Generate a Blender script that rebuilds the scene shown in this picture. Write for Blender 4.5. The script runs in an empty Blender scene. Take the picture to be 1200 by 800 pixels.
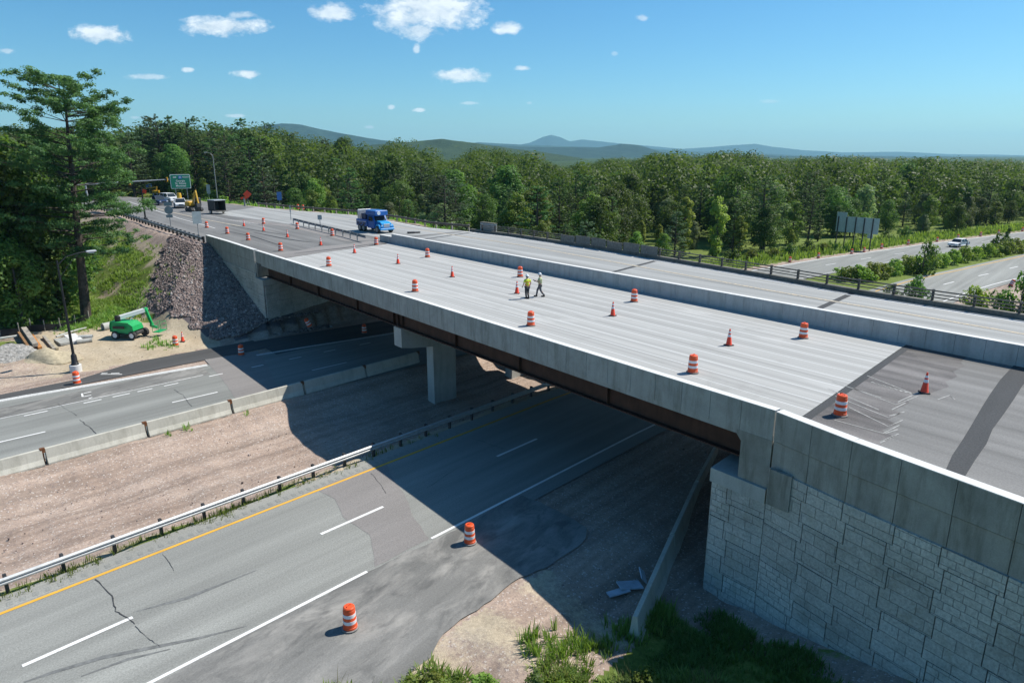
import bpy, bmesh, math, random
import numpy as np
from mathutils import Vector, Matrix
R = math.radians
random.seed(7)
rng = np.random.default_rng(11)
scn = bpy.context.scene
col = scn.collection

# ---------------------------------------------------------------- camera, world, sun, exposure
CAM_H = 16.3
PITCH = 15.243
cam = bpy.data.cameras.new('camera')
cam.lens = 24.0; cam.sensor_width = 36.0; cam.sensor_fit = 'HORIZONTAL'
cam.clip_start = 0.3; cam.clip_end = 60000
camo = bpy.data.objects.new('camera', cam); col.objects.link(camo)
camo.location = (0, 0, CAM_H); camo.rotation_euler = (R(90 - PITCH), 0, 0)
scn.camera = camo
SUN = Vector((.72, .29, 1.0)).normalized()
SUN_EL = math.asin(SUN.z); SUN_AZ = math.atan2(SUN.x, SUN.y)
SKY_STRENGTH = 0.077
sl = bpy.data.lights.new('sun', 'SUN'); sl.energy = 5.0; sl.angle = R(.5); sl.color = (1.0, .945, .855)
so = bpy.data.objects.new('sun', sl); col.objects.link(so)
so.rotation_euler = SUN.to_track_quat('Z', 'Y').to_euler(); so.location = (0, 0, 200)
scn.view_settings.view_transform = 'Standard'; scn.view_settings.look = 'None'
scn.view_settings.exposure = 0.36; scn.view_settings.gamma = 1.0; scn.view_settings.use_curve_mapping = False
scn.render.engine = 'CYCLES'
scn.cycles.max_bounces = 6; scn.cycles.diffuse_bounces = 2; scn.cycles.glossy_bounces = 2
scn.cycles.transmission_bounces = 4; scn.cycles.volume_bounces = 1; scn.cycles.transparent_max_bounces = 8
scn.cycles.use_denoising = True

cth, sth = math.cos(R(PITCH)), math.sin(R(PITCH))
def ray(px, py):
    u = (px - 600) / 800.0; v = (py - 400) / 800.0
    return u, cth - v * sth, -sth - v * cth
def P(px, py, z=0.0):
    """where the line of sight through a place of the photograph meets the level z"""
    x, y, d = ray(px, py); t = (z - CAM_H) / d
    return Vector((x * t, y * t, z))
def PY(px, py, Y):
    x, y, d = ray(px, py); t = Y / y
    return Vector((x * t, Y, CAM_H + d * t))
Bv = Vector((-.6245, .781, 0)); Hv = Vector((.686, .7276, 0)); O0 = Vector((9.19, 22.25, 0))
ANG_B = math.atan2(Bv.y, Bv.x); ANG_H = math.atan2(Hv.y, Hv.x)
def AB(a, b, z=0.0):
    p = O0 + Bv * a + Hv * b
    return Vector((p.x, p.y, z))
_inv = np.linalg.inv(np.array([[Bv.x, Hv.x], [Bv.y, Hv.y]]))
def toab(x, y):
    dx = np.asarray(x) - O0.x; dy = np.asarray(y) - O0.y
    return _inv[0, 0] * dx + _inv[0, 1] * dy, _inv[1, 0] * dx + _inv[1, 1] * dy
def Pab(px, py, z=0.0):
    p = P(px, py, z); a, b = toab(p.x, p.y); return float(a), float(b)

# ---------------------------------------------------------------- world: nishita sky and clouds by direction
w = bpy.data.worlds.new('World'); scn.world = w; w.use_nodes = True
wt = w.node_tree; wn = wt.nodes; wl = wt.links
for n in list(wn): wn.remove(n)
def wmath(op, a, b=None, c=None, clamp=False):
    n = wn.new('ShaderNodeMath'); n.operation = op; n.use_clamp = clamp
    for i, v in enumerate((a, b, c)):
        if v is None: continue
        if isinstance(v, (int, float)): n.inputs[i].default_value = v
        else: wl.new(v, n.inputs[i])
    return n.outputs[0]
sky = wn.new('ShaderNodeTexSky'); sky.sky_type = 'NISHITA'; sky.sun_disc = False
sky.sun_elevation = SUN_EL; sky.sun_rotation = SUN_AZ
sky.altitude = 100; sky.air_density = 1.0; sky.dust_density = .55; sky.ozone_density = 2.2
hsv = wn.new('ShaderNodeHueSaturation'); hsv.inputs['Saturation'].default_value = 1.22; hsv.inputs['Hue'].default_value = .492
wl.new(sky.outputs[0], hsv.inputs['Color'])
tint = wn.new('ShaderNodeMix'); tint.data_type = 'RGBA'; tint.blend_type = 'MULTIPLY'; tint.inputs[0].default_value = 1.0; tint.inputs[7].default_value = (.70, 1.10, 1.32, 1)
wl.new(hsv.outputs[0], tint.inputs[6])
tc = wn.new('ShaderNodeTexCoord'); sep = wn.new('ShaderNodeSeparateXYZ'); wl.new(tc.outputs['Generated'], sep.inputs[0])
yy = wmath('MAXIMUM', sep.outputs[1], .02)
cu = wmath('DIVIDE', sep.outputs[0], yy); cw = wmath('DIVIDE', sep.outputs[2], yy)
cmb = wn.new('ShaderNodeCombineXYZ'); wl.new(cu, cmb.inputs[0]); wl.new(wmath('MULTIPLY', cw, 1.7), cmb.inputs[1])
def wnoise(scale, detail, rough):
    n = wn.new('ShaderNodeTexNoise'); n.inputs['Scale'].default_value = scale
    n.inputs['Detail'].default_value = detail; n.inputs['Roughness'].default_value = rough
    wl.new(cmb.outputs[0], n.inputs['Vector']); return n.outputs['Fac']
nz = wnoise(34, 6, .62); nz2 = wnoise(90, 5, .65)
nmix = wmath('ADD', wmath('MULTIPLY', wmath('SUBTRACT', nz, .5), 3.0), wmath('MULTIPLY', wmath('SUBTRACT', nz2, .5), 1.5))
CLOUDS = [(118, 41, 33, 11, 1), (262, 31, 54, 11, 1), (283, 18, 16, 5, .7), (390, 14, 27, 11, .9), (504, 12, 66, 26, 1), (478, 22, 40, 14, .8), (490, 36, 26, 11, .8),
          (594, 33, 17, 8, .95), (541, 89, 33, 8, .95), (290, 87, 17, 5, 1), (172, 90, 25, 3.5, .6), (612, 80, 9, 3, .8), (220, 82, 7, 3, .8),
          (458, 126, 5, 3, .8), (490, 129, 8, 2.2, .8), (488, 58, 4, 6, .6), (160, 138, 7, 2, .6), (276, 136, 11, 2.5, .7), (433, 149, 7, 2.5, .7),
          (550, 121, 11, 2, .5), (752, 21, 8, 4, .55), (720, 63, 4, 3, .3), (8, 60, 9, 3.5, .55), (905, 119, 13, 2.5, .3), (620, 121, 4, 2, .4)]
tot = None
for (px, py, rx, ry, st) in CLOUDS:
    x, y, z = ray(px, py); u0, w0 = x / y, z / y
    x, y, z = ray(px + rx, py); du = abs(x / y - u0)
    x, y, z = ray(px, py - ry); dw = abs(z / y - w0)
    a_ = wmath('DIVIDE', wmath('SUBTRACT', cu, u0), du * 1.12); b_ = wmath('DIVIDE', wmath('SUBTRACT', cw, w0), dw * 1.12)
    d2 = wmath('SQRT', wmath('ADD', wmath('MULTIPLY', a_, a_), wmath('MULTIPLY', b_, b_)))
    m = wmath('MULTIPLY', wmath('ADD', wmath('SUBTRACT', 1.0, d2), wmath('MULTIPLY', nmix, .55)), 1.7, clamp=True)
    m = wmath('MULTIPLY', m, st)
    tot = m if tot is None else wmath('MAXIMUM', tot, m)
front = wmath('GREATER_THAN', sep.outputs[1], .05)
tot = wmath('MULTIPLY', tot, front)
bg = wn.new('ShaderNodeBackground'); wl.new(tint.outputs[2], bg.inputs['Color']); bg.inputs['Strength'].default_value = SKY_STRENGTH
cbg = wn.new('ShaderNodeBackground'); cr = wn.new('ShaderNodeValToRGB')
cr.color_ramp.elements[0].position = .3; cr.color_ramp.elements[0].color = (.50, .60, .70, 1)
cr.color_ramp.elements[1].position = .62; cr.color_ramp.elements[1].color = (.80, .86, .90, 1)
wl.new(nz, cr.inputs[0]); wl.new(cr.outputs[0], cbg.inputs['Color']); cbg.inputs['Strength'].default_value = 1.0
mx = wn.new('ShaderNodeMixShader'); wl.new(wmath('MULTIPLY', tot, .93), mx.inputs[0]); wl.new(bg.outputs[0], mx.inputs[1]); wl.new(cbg.outputs[0], mx.inputs[2])
wo = wn.new('ShaderNodeOutputWorld'); wl.new(mx.outputs[0], wo.inputs['Surface'])

# ---------------------------------------------------------------- materials
class NT:
    def __init__(s, name):
        s.m = bpy.data.materials.new(name); s.m.use_nodes = True
        s.t = s.m.node_tree; s.n = s.t.nodes; s.l = s.t.links
        s.bsdf = s.n['Principled BSDF']; s.out = s.n['Material Output']
        s._tc = None
    def put(s, sock, v):
        if isinstance(v, bpy.types.NodeSocket): s.l.new(v, sock)
        elif isinstance(v, (tuple, list)) and len(v) == 3 and sock.type == 'RGBA': sock.default_value = (*v, 1)
        else: sock.default_value = v
    def obj(s, rot=0, scale=(1, 1, 1)):
        if s._tc is None: s._tc = s.n.new('ShaderNodeTexCoord')
        m = s.n.new('ShaderNodeMapping'); m.vector_type = 'TEXTURE'
        m.inputs['Rotation'].default_value = (0, 0, rot)
        s.l.new(s._tc.outputs['Object'], m.inputs[0])
        m2 = s.n.new('ShaderNodeMapping'); m2.inputs['Scale'].default_value = scale
        s.l.new(m.outputs[0], m2.inputs[0]); return m2.outputs[0]
    def uv(s, scale=(1, 1, 1)):
        if s._tc is None: s._tc = s.n.new('ShaderNodeTexCoord')
        m2 = s.n.new('ShaderNodeMapping'); m2.inputs['Scale'].default_value = scale
        s.l.new(s._tc.outputs['UV'], m2.inputs[0]); return m2.outputs[0]
    def noise(s, vec, scale, detail=4, rough=.6, dist=0):
        n = s.n.new('ShaderNodeTexNoise'); s.l.new(vec, n.inputs['Vector'])
        n.inputs['Scale'].default_value = scale; n.inputs['Detail'].default_value = detail
        n.inputs['Roughness'].default_value = rough; n.inputs['Distortion'].default_value = dist
        return n.outputs['Fac']
    def vor(s, vec, scale, out='Distance', feature='F1'):
        n = s.n.new('ShaderNodeTexVoronoi'); s.l.new(vec, n.inputs['Vector']); n.inputs['Scale'].default_value = scale
        n.feature = feature; return n.outputs[out]
    def ramp(s, fac, *stops):
        r = s.n.new('ShaderNodeValToRGB'); e = r.color_ramp.elements
        while len(e) < len(stops): e.new(.5)
        for el, (p, c) in zip(e, stops):
            el.position = p; el.color = (*c, 1) if isinstance(c, (tuple, list)) else (c, c, c, 1)
        s.l.new(fac, r.inputs[0]); return r.outputs[0]
    def mix(s, fac, a, b, mode='MIX'):
        n = s.n.new('ShaderNodeMix'); n.data_type = 'RGBA'; n.blend_type = mode
        s.put(n.inputs[0], fac); s.put(n.inputs[6], a); s.put(n.inputs[7], b); return n.outputs[2]
    def math(s, op, a, b=0.0, clamp=False):
        n = s.n.new('ShaderNodeMath'); n.operation = op; n.use_clamp = clamp
        s.put(n.inputs[0], a); s.put(n.inputs[1], b); return n.outputs[0]
    def attr(s, name):
        n = s.n.new('ShaderNodeAttribute'); n.attribute_name = name; return n
    def rand(s):
        return s.n.new('ShaderNodeObjectInfo').outputs['Random']
    def bump(s, h, strength=.5, dist=.02):
        b = s.n.new('ShaderNodeBump'); b.inputs['Strength'].default_value = strength; b.inputs['Distance'].default_value = dist
        s.l.new(h, b.inputs['Height']); s.l.new(b.outputs[0], s.bsdf.inputs['Normal'])
    def fin(s, colour, rough=.8, metal=0, spec=.3):
        s.put(s.bsdf.inputs['Base Color'], colour); s.put(s.bsdf.inputs['Roughness'], rough)
        s.bsdf.inputs['Metallic'].default_value = metal; s.bsdf.inputs['Specular IOR Level'].default_value = spec
        return s.m
M = {}
def paint(key, c, rough=.5, metal=0, spec=.4, var=.12, scale=3.0):
    t = NT(key); v = t.obj()
    n = t.noise(v, scale, 5, .65)
    d = tuple(x * (1 - var * 1.6) for x in c); l = tuple(min(1, x * (1 + var * .7)) for x in c)
    M[key] = t.fin(t.ramp(n, (.3, d), (.7, l)), rough, metal, spec); return M[key]
def asphalt(key, c, rot, var=.18, streak=.25, speck=.35, dust=0):
    t = NT(key); v = t.obj(rot)
    big = t.noise(t.obj(rot, (.08, .35, 1)), 1.0, 5, .6)
    st = t.noise(t.obj(rot, (.03, 1.1, 1)), 1.0, 4, .55)
    fine = t.noise(v, 15, 4, .85)
    c0 = tuple(x * (1 - var) for x in c); c1 = tuple(x * (1 + var) for x in c)
    k = t.ramp(big, (.25, c0), (.75, c1))
    k = t.mix(1.0, k, t.ramp(st, (.3, 1 - streak), (.7, 1 + streak * .3)), 'MULTIPLY')
    k = t.mix(1.0, k, t.ramp(fine, (.3, 1 - speck), (.72, 1 + speck)), 'MULTIPLY')
    if dust:
        k = t.mix(t.ramp(t.noise(t.obj(rot, (.28, .6, 1)), 1.0, 7, .68, .6), (.46, 0.0), (.68, dust)), k, (.37, .355, .325))
        k = t.mix(t.ramp(t.noise(t.obj(rot, (.35, .7, 1)), 1.7, 6, .65, .4), (.54, 0.0), (.66, dust * .8)), k, (.09, .09, .088))
    t.bump(fine, .35, .012)
    M[key] = t.fin(k, .86, 0, .25); return M[key]
asphalt('old_asphalt', (.272, .276, .256), ANG_H, .14, .24, .34)
asphalt('old_asphalt_left', (.246, .252, .236), ANG_H, .14, .26, .32)
asphalt('patch_asphalt', (.235, .222, .212), ANG_H, .12, .12, .3)
asphalt('shoulder_asphalt', (.195, .193, .182), ANG_H + .15, .30, .3, .25, .75)
asphalt('new_asphalt', (.085, .085, .085), ANG_H, .2, .2, .3)
asphalt('pale_shoulder', (.30, .30, .275), ANG_H, .2, .2, .3)
asphalt('approach_asphalt', (.190, .188, .182), ANG_B, .2, .3, .25)
asphalt('raw_asphalt', (.150, .142, .14), ANG_B, .38, .5, .4, .25)
asphalt('joint_asphalt', (.062, .065, .068), ANG_H, .2, .15, .45)
asphalt('worn_concrete', (.34, .345, .335), ANG_B, .1, .34, .15)
def deckmat():
    t = NT('deck_concrete')
    st = t.noise(t.obj(ANG_B, (.012, 2.2, 1)), 1.0, 5, .62)
    st2 = t.noise(t.obj(ANG_B, (.02, 9, 1)), 1.0, 3, .6)
    bl = t.noise(t.obj(ANG_B, (.18, .5, 1)), 1.0, 5, .6, .4)
    sep = t.n.new('ShaderNodeSeparateXYZ'); t.l.new(t.obj(ANG_B), sep.inputs[0])
    fr = t.math('FRACT', t.math('MULTIPLY', sep.outputs[1], 1 / 1.22))
    line = t.math('GREATER_THAN', fr, .93)
    k = t.ramp(st, (.34, (.322, .322, .31)), (.64, (.405, .405, .39)))
    k = t.mix(1.0, k, t.ramp(st2, (.35, .86), (.65, 1.08)), 'MULTIPLY')
    k = t.mix(t.math('MULTIPLY', line, .95), k, (.52, .53, .52))
    k = t.mix(t.ramp(bl, (.58, 0.0), (.74, .65)), k, (.50, .50, .485))
    k = t.mix(t.ramp(t.noise(t.obj(ANG_B, (.25, .4, 1)), 1.0, 6, .7, .5), (.56, 0.0), (.74, .5)), k, (.24, .238, .225))
    k = t.mix(1.0, k, t.ramp(t.noise(t.obj(), 30, 3, .7), (.3, .9), (.7, 1.08)), 'MULTIPLY')
    M['deck_concrete'] = t.fin(k, .85, 0, .25)
deckmat()
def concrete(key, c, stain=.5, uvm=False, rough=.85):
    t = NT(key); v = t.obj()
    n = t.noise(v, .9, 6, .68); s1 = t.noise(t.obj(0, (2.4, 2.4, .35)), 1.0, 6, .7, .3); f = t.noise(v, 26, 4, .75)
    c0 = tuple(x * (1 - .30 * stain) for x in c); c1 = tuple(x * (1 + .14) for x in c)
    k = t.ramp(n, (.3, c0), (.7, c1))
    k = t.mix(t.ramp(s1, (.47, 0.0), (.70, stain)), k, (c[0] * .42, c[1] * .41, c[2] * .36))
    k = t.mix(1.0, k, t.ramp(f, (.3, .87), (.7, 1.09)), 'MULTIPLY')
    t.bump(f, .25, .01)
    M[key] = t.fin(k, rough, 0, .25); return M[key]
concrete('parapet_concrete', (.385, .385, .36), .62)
concrete('pale_sunlit_concrete', (.60, .60, .585), .12)  # parapet and barrier tops: sunlight put into a paler concrete colour
concrete('barrier_concrete', (.42, .43, .42), .4)
concrete('pier_concrete', (.42, .425, .40), .3)
concrete('jersey_concrete', (.50, .485, .42), .35)
concrete('dirty_concrete', (.30, .295, .265), .75)
concrete('stained_concrete', (.335, .33, .30), .7)
concrete('old_kerb', (.16, .155, .135), .6)
def stonewall():
    t = NT('ashlar_panel'); uv = t.uv()
    def br(scale, w_, h_, off, squash):
        b = t.n.new('ShaderNodeTexBrick'); t.l.new(uv, b.inputs['Vector'])
        b.inputs['Scale'].default_value = scale; b.inputs['Brick Width'].default_value = w_; b.inputs['Row Height'].default_value = h_
        b.offset = off; b.squash = squash; b.squash_frequency = 3
        b.inputs['Mortar Size'].default_value = .014; b.inputs['Mortar Smooth'].default_value = .6; b.inputs['Bias'].default_value = -.1
        b.inputs['Color1'].default_value = (.54, .53, .49, 1); b.inputs['Color2'].default_value = (.48, .47, .43, 1); b.inputs['Mortar'].default_value = (.33, .33, .31, 1)
        return b
    b1 = br(1, .78, .40, .37, 1.5); b2 = br(1, .46, .25, .41, .7)
    a = t.attr('panel_kind')
    k = t.mix(t.math('GREATER_THAN', a.outputs['Fac'], .72), b1.outputs[0], b2.outputs[0])
    v = t.obj()
    rough = t.noise(v, 11, 6, .75); big = t.noise(v, .55, 5, .65); warm = t.noise(v, .9, 4, .6)
    k = t.mix(1.0, k, t.ramp(rough, (.32, .66), (.62, 1.12)), 'MULTIPLY')
    k = t.mix(t.ramp(big, (.5, 0.0), (.72, .55)), k, (.19, .185, .16))
    k = t.mix(t.ramp(warm, (.58, 0.0), (.74, .5)), k, (.36, .33, .25))
    k = t.mix(1.0, k, t.ramp(a.outputs['Fac'], (0, .15), (.02, .86), (.5, 1.0), (1, 1.1)), 'MULTIPLY')
    h = t.math('SUBTRACT', t.math('MULTIPLY', rough, .7), t.mix(t.math('GREATER_THAN', a.outputs['Fac'], .72), b1.outputs['Fac'], b2.outputs['Fac']))
    t.bump(h, .8, .05)
    M['ashlar_panel'] = t.fin(k, .9, 0, .2)
stonewall()
def steelmats():
    t = NT('weathering_steel'); v = t.obj(); n = t.noise(v, 1.3, 6, .7); n2 = t.noise(t.obj(0, (3, 3, .5)), 1, 4, .6)
    k = t.ramp(n, (.3, (.048, .024, .018)), (.7, (.085, .042, .030)))
    k = t.mix(1.0, k, t.ramp(n2, (.35, .8), (.7, 1.15)), 'MULTIPLY')
    M['weathering_steel'] = t.fin(k, .8, 0, .3)
    t = NT('galvanized'); v = t.obj(); n = t.noise(v, 5, 4, .6)
    M['galvanized'] = t.fin(t.ramp(n, (.3, (.40, .415, .42)), (.7, (.54, .555, .56))), .6, .55, .4)
    t = NT('dull_galvanized'); v = t.obj(); n = t.noise(v, 5, 4, .6)
    M['dull_galvanized'] = t.fin(t.ramp(n, (.3, (.24, .25, .255)), (.7, (.36, .37, .37))), .55, .4, .4)
    t = NT('rusty_rail'); v = t.obj(); n = t.noise(v, 2, 5, .65)
    M['rusty_rail'] = t.fin(t.ramp(n, (.3, (.10, .085, .068)), (.7, (.22, .20, .17))), .7, .3, .3)
    t = NT('rust'); v = t.obj(); n = t.noise(v, 4, 5, .65)
    M['rust'] = t.fin(t.ramp(n, (.3, (.10, .04, .02)), (.7, (.24, .11, .05))), .85, 0, .2)
steelmats()
def worn_paint(key, c, fade):
    t = NT(key); v = t.obj(); n = t.noise(v, 7, 6, .75); n2 = t.noise(v, 1.1, 4, .6)
    k = t.ramp(n2, (.3, tuple(x * .82 for x in c)), (.7, c))
    k = t.mix(t.ramp(n, (.60 - fade * .3, 0.0), (.74 - fade * .3, .8)), k, (.26, .27, .26))
    M[key] = t.fin(k, .75, 0, .3)
worn_paint('white_marking', (.78, .78, .76), .12)
worn_paint('faded_marking', (.64, .64, .62), .4)
worn_paint('yellow_marking', (.72, .40, .05), .12)
worn_paint('pale_yellow_marking', (.56, .47, .34), .55)
worn_paint('chalk', (.48, .47, .45), .7)
paint('tar', (.06, .06, .06), .7, var=.3)
paint('skid', (.175, .18, .175), .85, var=.3)
paint('drum_orange', (.80, .105, .028), .45, var=.16)
paint('drum_white', (.74, .75, .77), .35, var=.08)
paint('cone_orange', (.85, .075, .03), .45, var=.1)
paint('rubber', (.045, .044, .043), .85, var=.25)
paint('grey_rubber', (.22, .215, .205), .9, var=.2)
paint('black_metal', (.018, .018, .02), .45, var=.2)
paint('dark_steel', (.05, .05, .052), .6, var=.3)
paint('truck_blue', (.022, .13, .42), .35, var=.12)
paint('bright_blue', (.03, .30, .66), .3, var=.1)
paint('navy', (.015, .035, .10), .4, var=.15)
paint('white_paint', (.76, .77, .77), .35, var=.06)
paint('silver_paint', (.45, .47, .50), .3, .3, var=.1)
paint('lift_green', (.018, .36, .105), .4, var=.12)
paint('plant_yellow', (.62, .36, .03), .45, var=.15)
paint('sign_green', (.006, .19, .115), .5, var=.05)
paint('sign_blue', (.05, .16, .44), .5, var=.08)
paint('sign_orange', (.88, .075, .03), .5, var=.05)
paint('sign_white', (.72, .74, .74), .5, var=.05)
paint('sign_back', (.30, .35, .37), .5, .2, var=.1)
paint('sign_back_green', (.42, .52, .51), .55, .2, var=.1)
paint('signal_yellow', (.55, .30, .02), .5, var=.1)
paint('lamp_red', (.6, .02, .015), .3, var=.05)
paint('headlight_clear', (.7, .72, .74), .15, var=.05)
paint('wood_grey', (.36, .33, .28), .85, var=.35, scale=4)
paint('wood_brown', (.30, .17, .08), .85, var=.35, scale=4)
paint('wood_orange', (.50, .22, .07), .85, var=.25, scale=4)
paint('plywood', (.19, .185, .165), .85, var=.25, scale=4)
paint('sand', (.42, .36, .25), .95, var=.2, scale=5)
paint('crushed_stone', (.33, .32, .30), .95, var=.45, scale=6)
paint('plastic_sheet', (.40, .47, .55), .4, var=.2)
paint('skin', (.42, .25, .17), .55, var=.08)
paint('vest_yellow', (.62, .72, .05), .6, var=.1, scale=8)
paint('vest_orange', (.80, .26, .06), .6, var=.1)
paint('shirt_pale', (.48, .52, .30), .75, var=.12, scale=8)
paint('trousers_dark', (.035, .04, .045), .85, var=.2)
paint('trousers_grey', (.11, .115, .13), .85, var=.2)
paint('boots', (.02, .017, .015), .7, var=.2)
paint('helmet_white', (.78, .79, .80), .3, var=.04)
paint('hair_dark', (.015, .012, .01), .7, var=.2)
paint('bark', (.085, .068, .055), .95, var=.4, scale=3)
paint('grey_bark', (.13, .115, .10), .95, var=.35, scale=3)
t = NT('glass_dark'); M['glass_dark'] = t.fin((.02, .026, .03), .06, 0, .6)
def rockmat():
    t = NT('riprap_rock'); v = t.obj(); cell = t.attr('tone').outputs['Fac']; n = t.noise(v, 9, 4, .7)
    k = t.ramp(cell, (0, (.125, .096, .09)), (.5, (.215, .168, .155)), (.9, (.30, .245, .225)), (1, (.42, .39, .37)))
    k = t.mix(1.0, k, t.ramp(n, (.3, .75), (.7, 1.15)), 'MULTIPLY')
    M['riprap_rock'] = t.fin(k, .9, 0, .2)
rockmat()
def leafmat(key, dark, light, hue=.0, trans=.42, scale=.6):
    t = NT(key); g = t.attr('tone').outputs['Fac']; r = t.rand(); v = t.obj()
    k = t.ramp(g, (0, dark), (1, light))
    h = t.n.new('ShaderNodeHueSaturation')
    t.put(h.inputs['Hue'], t.math('ADD', .484 + hue, t.math('MULTIPLY', r, .055)))
    t.put(h.inputs['Value'], t.math('ADD', .55, t.math('MULTIPLY', r, .85)))
    h.inputs['Saturation'].default_value = .95
    t.l.new(k, h.inputs['Color'])
    t.fin(h.outputs[0], .55, 0, .25)
    tr = t.n.new('ShaderNodeBsdfTranslucent'); t.l.new(t.mix(1.0, h.outputs[0], (1.35, 1.4, .62), 'MULTIPLY'), tr.inputs['Color'])
    mxs = t.n.new('ShaderNodeMixShader'); mxs.inputs[0].default_value = trans
    t.l.new(t.bsdf.outputs[0], mxs.inputs[1]); t.l.new(tr.outputs[0], mxs.inputs[2]); t.l.new(mxs.outputs[0], t.out.inputs['Surface'])
    M[key] = t.m
leafmat('leaf_broad', (.046, .088, .020), (.145, .225, .046))
leafmat('leaf_light', (.09, .145, .025), (.235, .315, .056))
leafmat('leaf_yellow', (.15, .185, .026), (.36, .38, .07))
leafmat('leaf_silver', (.11, .15, .07), (.27, .32, .165))
leafmat('needle', (.042, .09, .03), (.14, .225, .066), trans=.35)
leafmat('needle_grey', (.06, .095, .05), (.145, .195, .105), trans=.3)
leafmat('leaf_hedge', (.13, .185, .022), (.30, .37, .06))
leafmat('grass_blade', (.12, .185, .030), (.29, .37, .085))
leafmat('grass_dark', (.075, .125, .022), (.16, .23, .05))
leafmat('straw', (.20, .17, .075), (.36, .32, .17))
def groundmat():
    t = NT('ground'); v = t.obj(); at_ = t.attr('mask'); sp = t.n.new('ShaderNodeSeparateColor'); t.l.new(at_.outputs['Color'], sp.inputs[0])
    n1 = t.noise(v, .33, 6, .65); n2 = t.noise(v, 4.5, 5, .75); n3 = t.noise(v, 24, 3, .8)
    tr = t.noise(t.obj(ANG_H, (.05, 1.3, 1)), 1.0, 5, .65)
    gravel = t.ramp(n1, (.28, (.345, .258, .205)), (.55, (.415, .322, .262)), (.78, (.49, .40, .335)))
    gravel = t.mix(1.0, gravel, t.ramp(tr, (.32, .62), (.6, 1.07)), 'MULTIPLY')
    gravel = t.mix(1.0, gravel, t.ramp(n2, (.3, .78), (.7, 1.13)), 'MULTIPLY')
    peb = t.vor(v, 17, 'Color'); ps = t.n.new('ShaderNodeSeparateColor'); t.l.new(peb, ps.inputs[0])
    gravel = t.mix(t.ramp(ps.outputs[0], (.93, 0.0), (.95, .6)), gravel, (.60, .56, .52))
    gravel = t.mix(t.ramp(ps.outputs[1], (.86, 0.0), (.9, .5)), gravel, (.19, .16, .155))
    grass = t.ramp(n2, (.3, (.075, .12, .024)), (.55, (.155, .205, .045)), (.75, (.26, .27, .09)))
    grass = t.mix(1.0, grass, t.ramp(n1, (.3, .75), (.7, 1.15)), 'MULTIPLY')
    dirt = t.ramp(n1, (.3, (.40, .325, .225)), (.7, (.52, .445, .335)))
    dirt = t.mix(1.0, dirt, t.ramp(n2, (.3, .72), (.7, 1.12)), 'MULTIPLY')
    rock = t.ramp(n2, (.3, (.075, .065, .068)), (.7, (.17, .145, .148)))
    def edge(ch):
        return t.ramp(t.math('ADD', ch, t.math('MULTIPLY', t.math('SUBTRACT', n2, .5), .55)), (.42, 0.0), (.58, 1.0))
    k = t.mix(edge(sp.outputs[2]), gravel, dirt)
    k = t.mix(edge(sp.outputs[1]), k, rock)
    k = t.mix(edge(sp.outputs[0]), k, grass)
    k = t.mix(at_.outputs['Alpha'], t.ramp(t.noise(v, .02, 8, .8), (.35, (.022, .045, .016)), (.65, (.055, .09, .026))), k)
    k = t.mix(1.0, k, t.ramp(n3, (.3, .8), (.7, 1.15)), 'MULTIPLY')
    t.bump(t.math('ADD', t.math('MULTIPLY', n2, .7), t.math('MULTIPLY', n3, .4)), .7, .07)
    M['ground'] = t.fin(k, .95, 0, .15)
groundmat()
def hillmat(key, c0, c1, scale):
    t = NT(key); v = t.obj(); n = t.noise(v, scale, 8, .75); n2 = t.noise(v, scale * 9, 4, .8)
    k = t.ramp(n, (.3, c0), (.7, c1)); k = t.mix(1.0, k, t.ramp(n2, (.3, .45), (.7, 1.35)), 'MULTIPLY')
    t.bump(n2, .9, 8.0)
    M[key] = t.fin(k, .95, 0, .1)
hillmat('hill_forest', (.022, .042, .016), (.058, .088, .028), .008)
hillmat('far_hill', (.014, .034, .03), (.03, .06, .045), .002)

# ---------------------------------------------------------------- mesh helpers
def link(name, me, m=None, parent=None, smooth=False):
    o = bpy.data.objects.new(name, me); col.objects.link(o)
    if m: me.materials.append(M[m] if isinstance(m, str) else m)
    if parent is not None: o.parent = parent
    if smooth: me.polygons.foreach_set('use_smooth', [True] * len(me.polygons))
    return o
def mesh_np(name, verts, faces, m, parent=None, tone=None, smooth=False):
    verts = np.asarray(verts, np.float32); faces = np.asarray(faces, np.int32); k = faces.shape[1]
    me = bpy.data.meshes.new(name)
    me.vertices.add(len(verts)); me.vertices.foreach_set('co', verts.ravel())
    me.loops.add(faces.size); me.loops.foreach_set('vertex_index', faces.ravel())
    me.polygons.add(len(faces)); me.polygons.foreach_set('loop_start', np.arange(0, faces.size, k, dtype=np.int32))
    me.update(calc_edges=True)
    if tone is not None:
        a = me.attributes.new('tone', 'FLOAT', 'POINT'); a.data.foreach_set('value', np.asarray(tone, np.float32))
    return link(name, me, m, parent, smooth)
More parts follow.
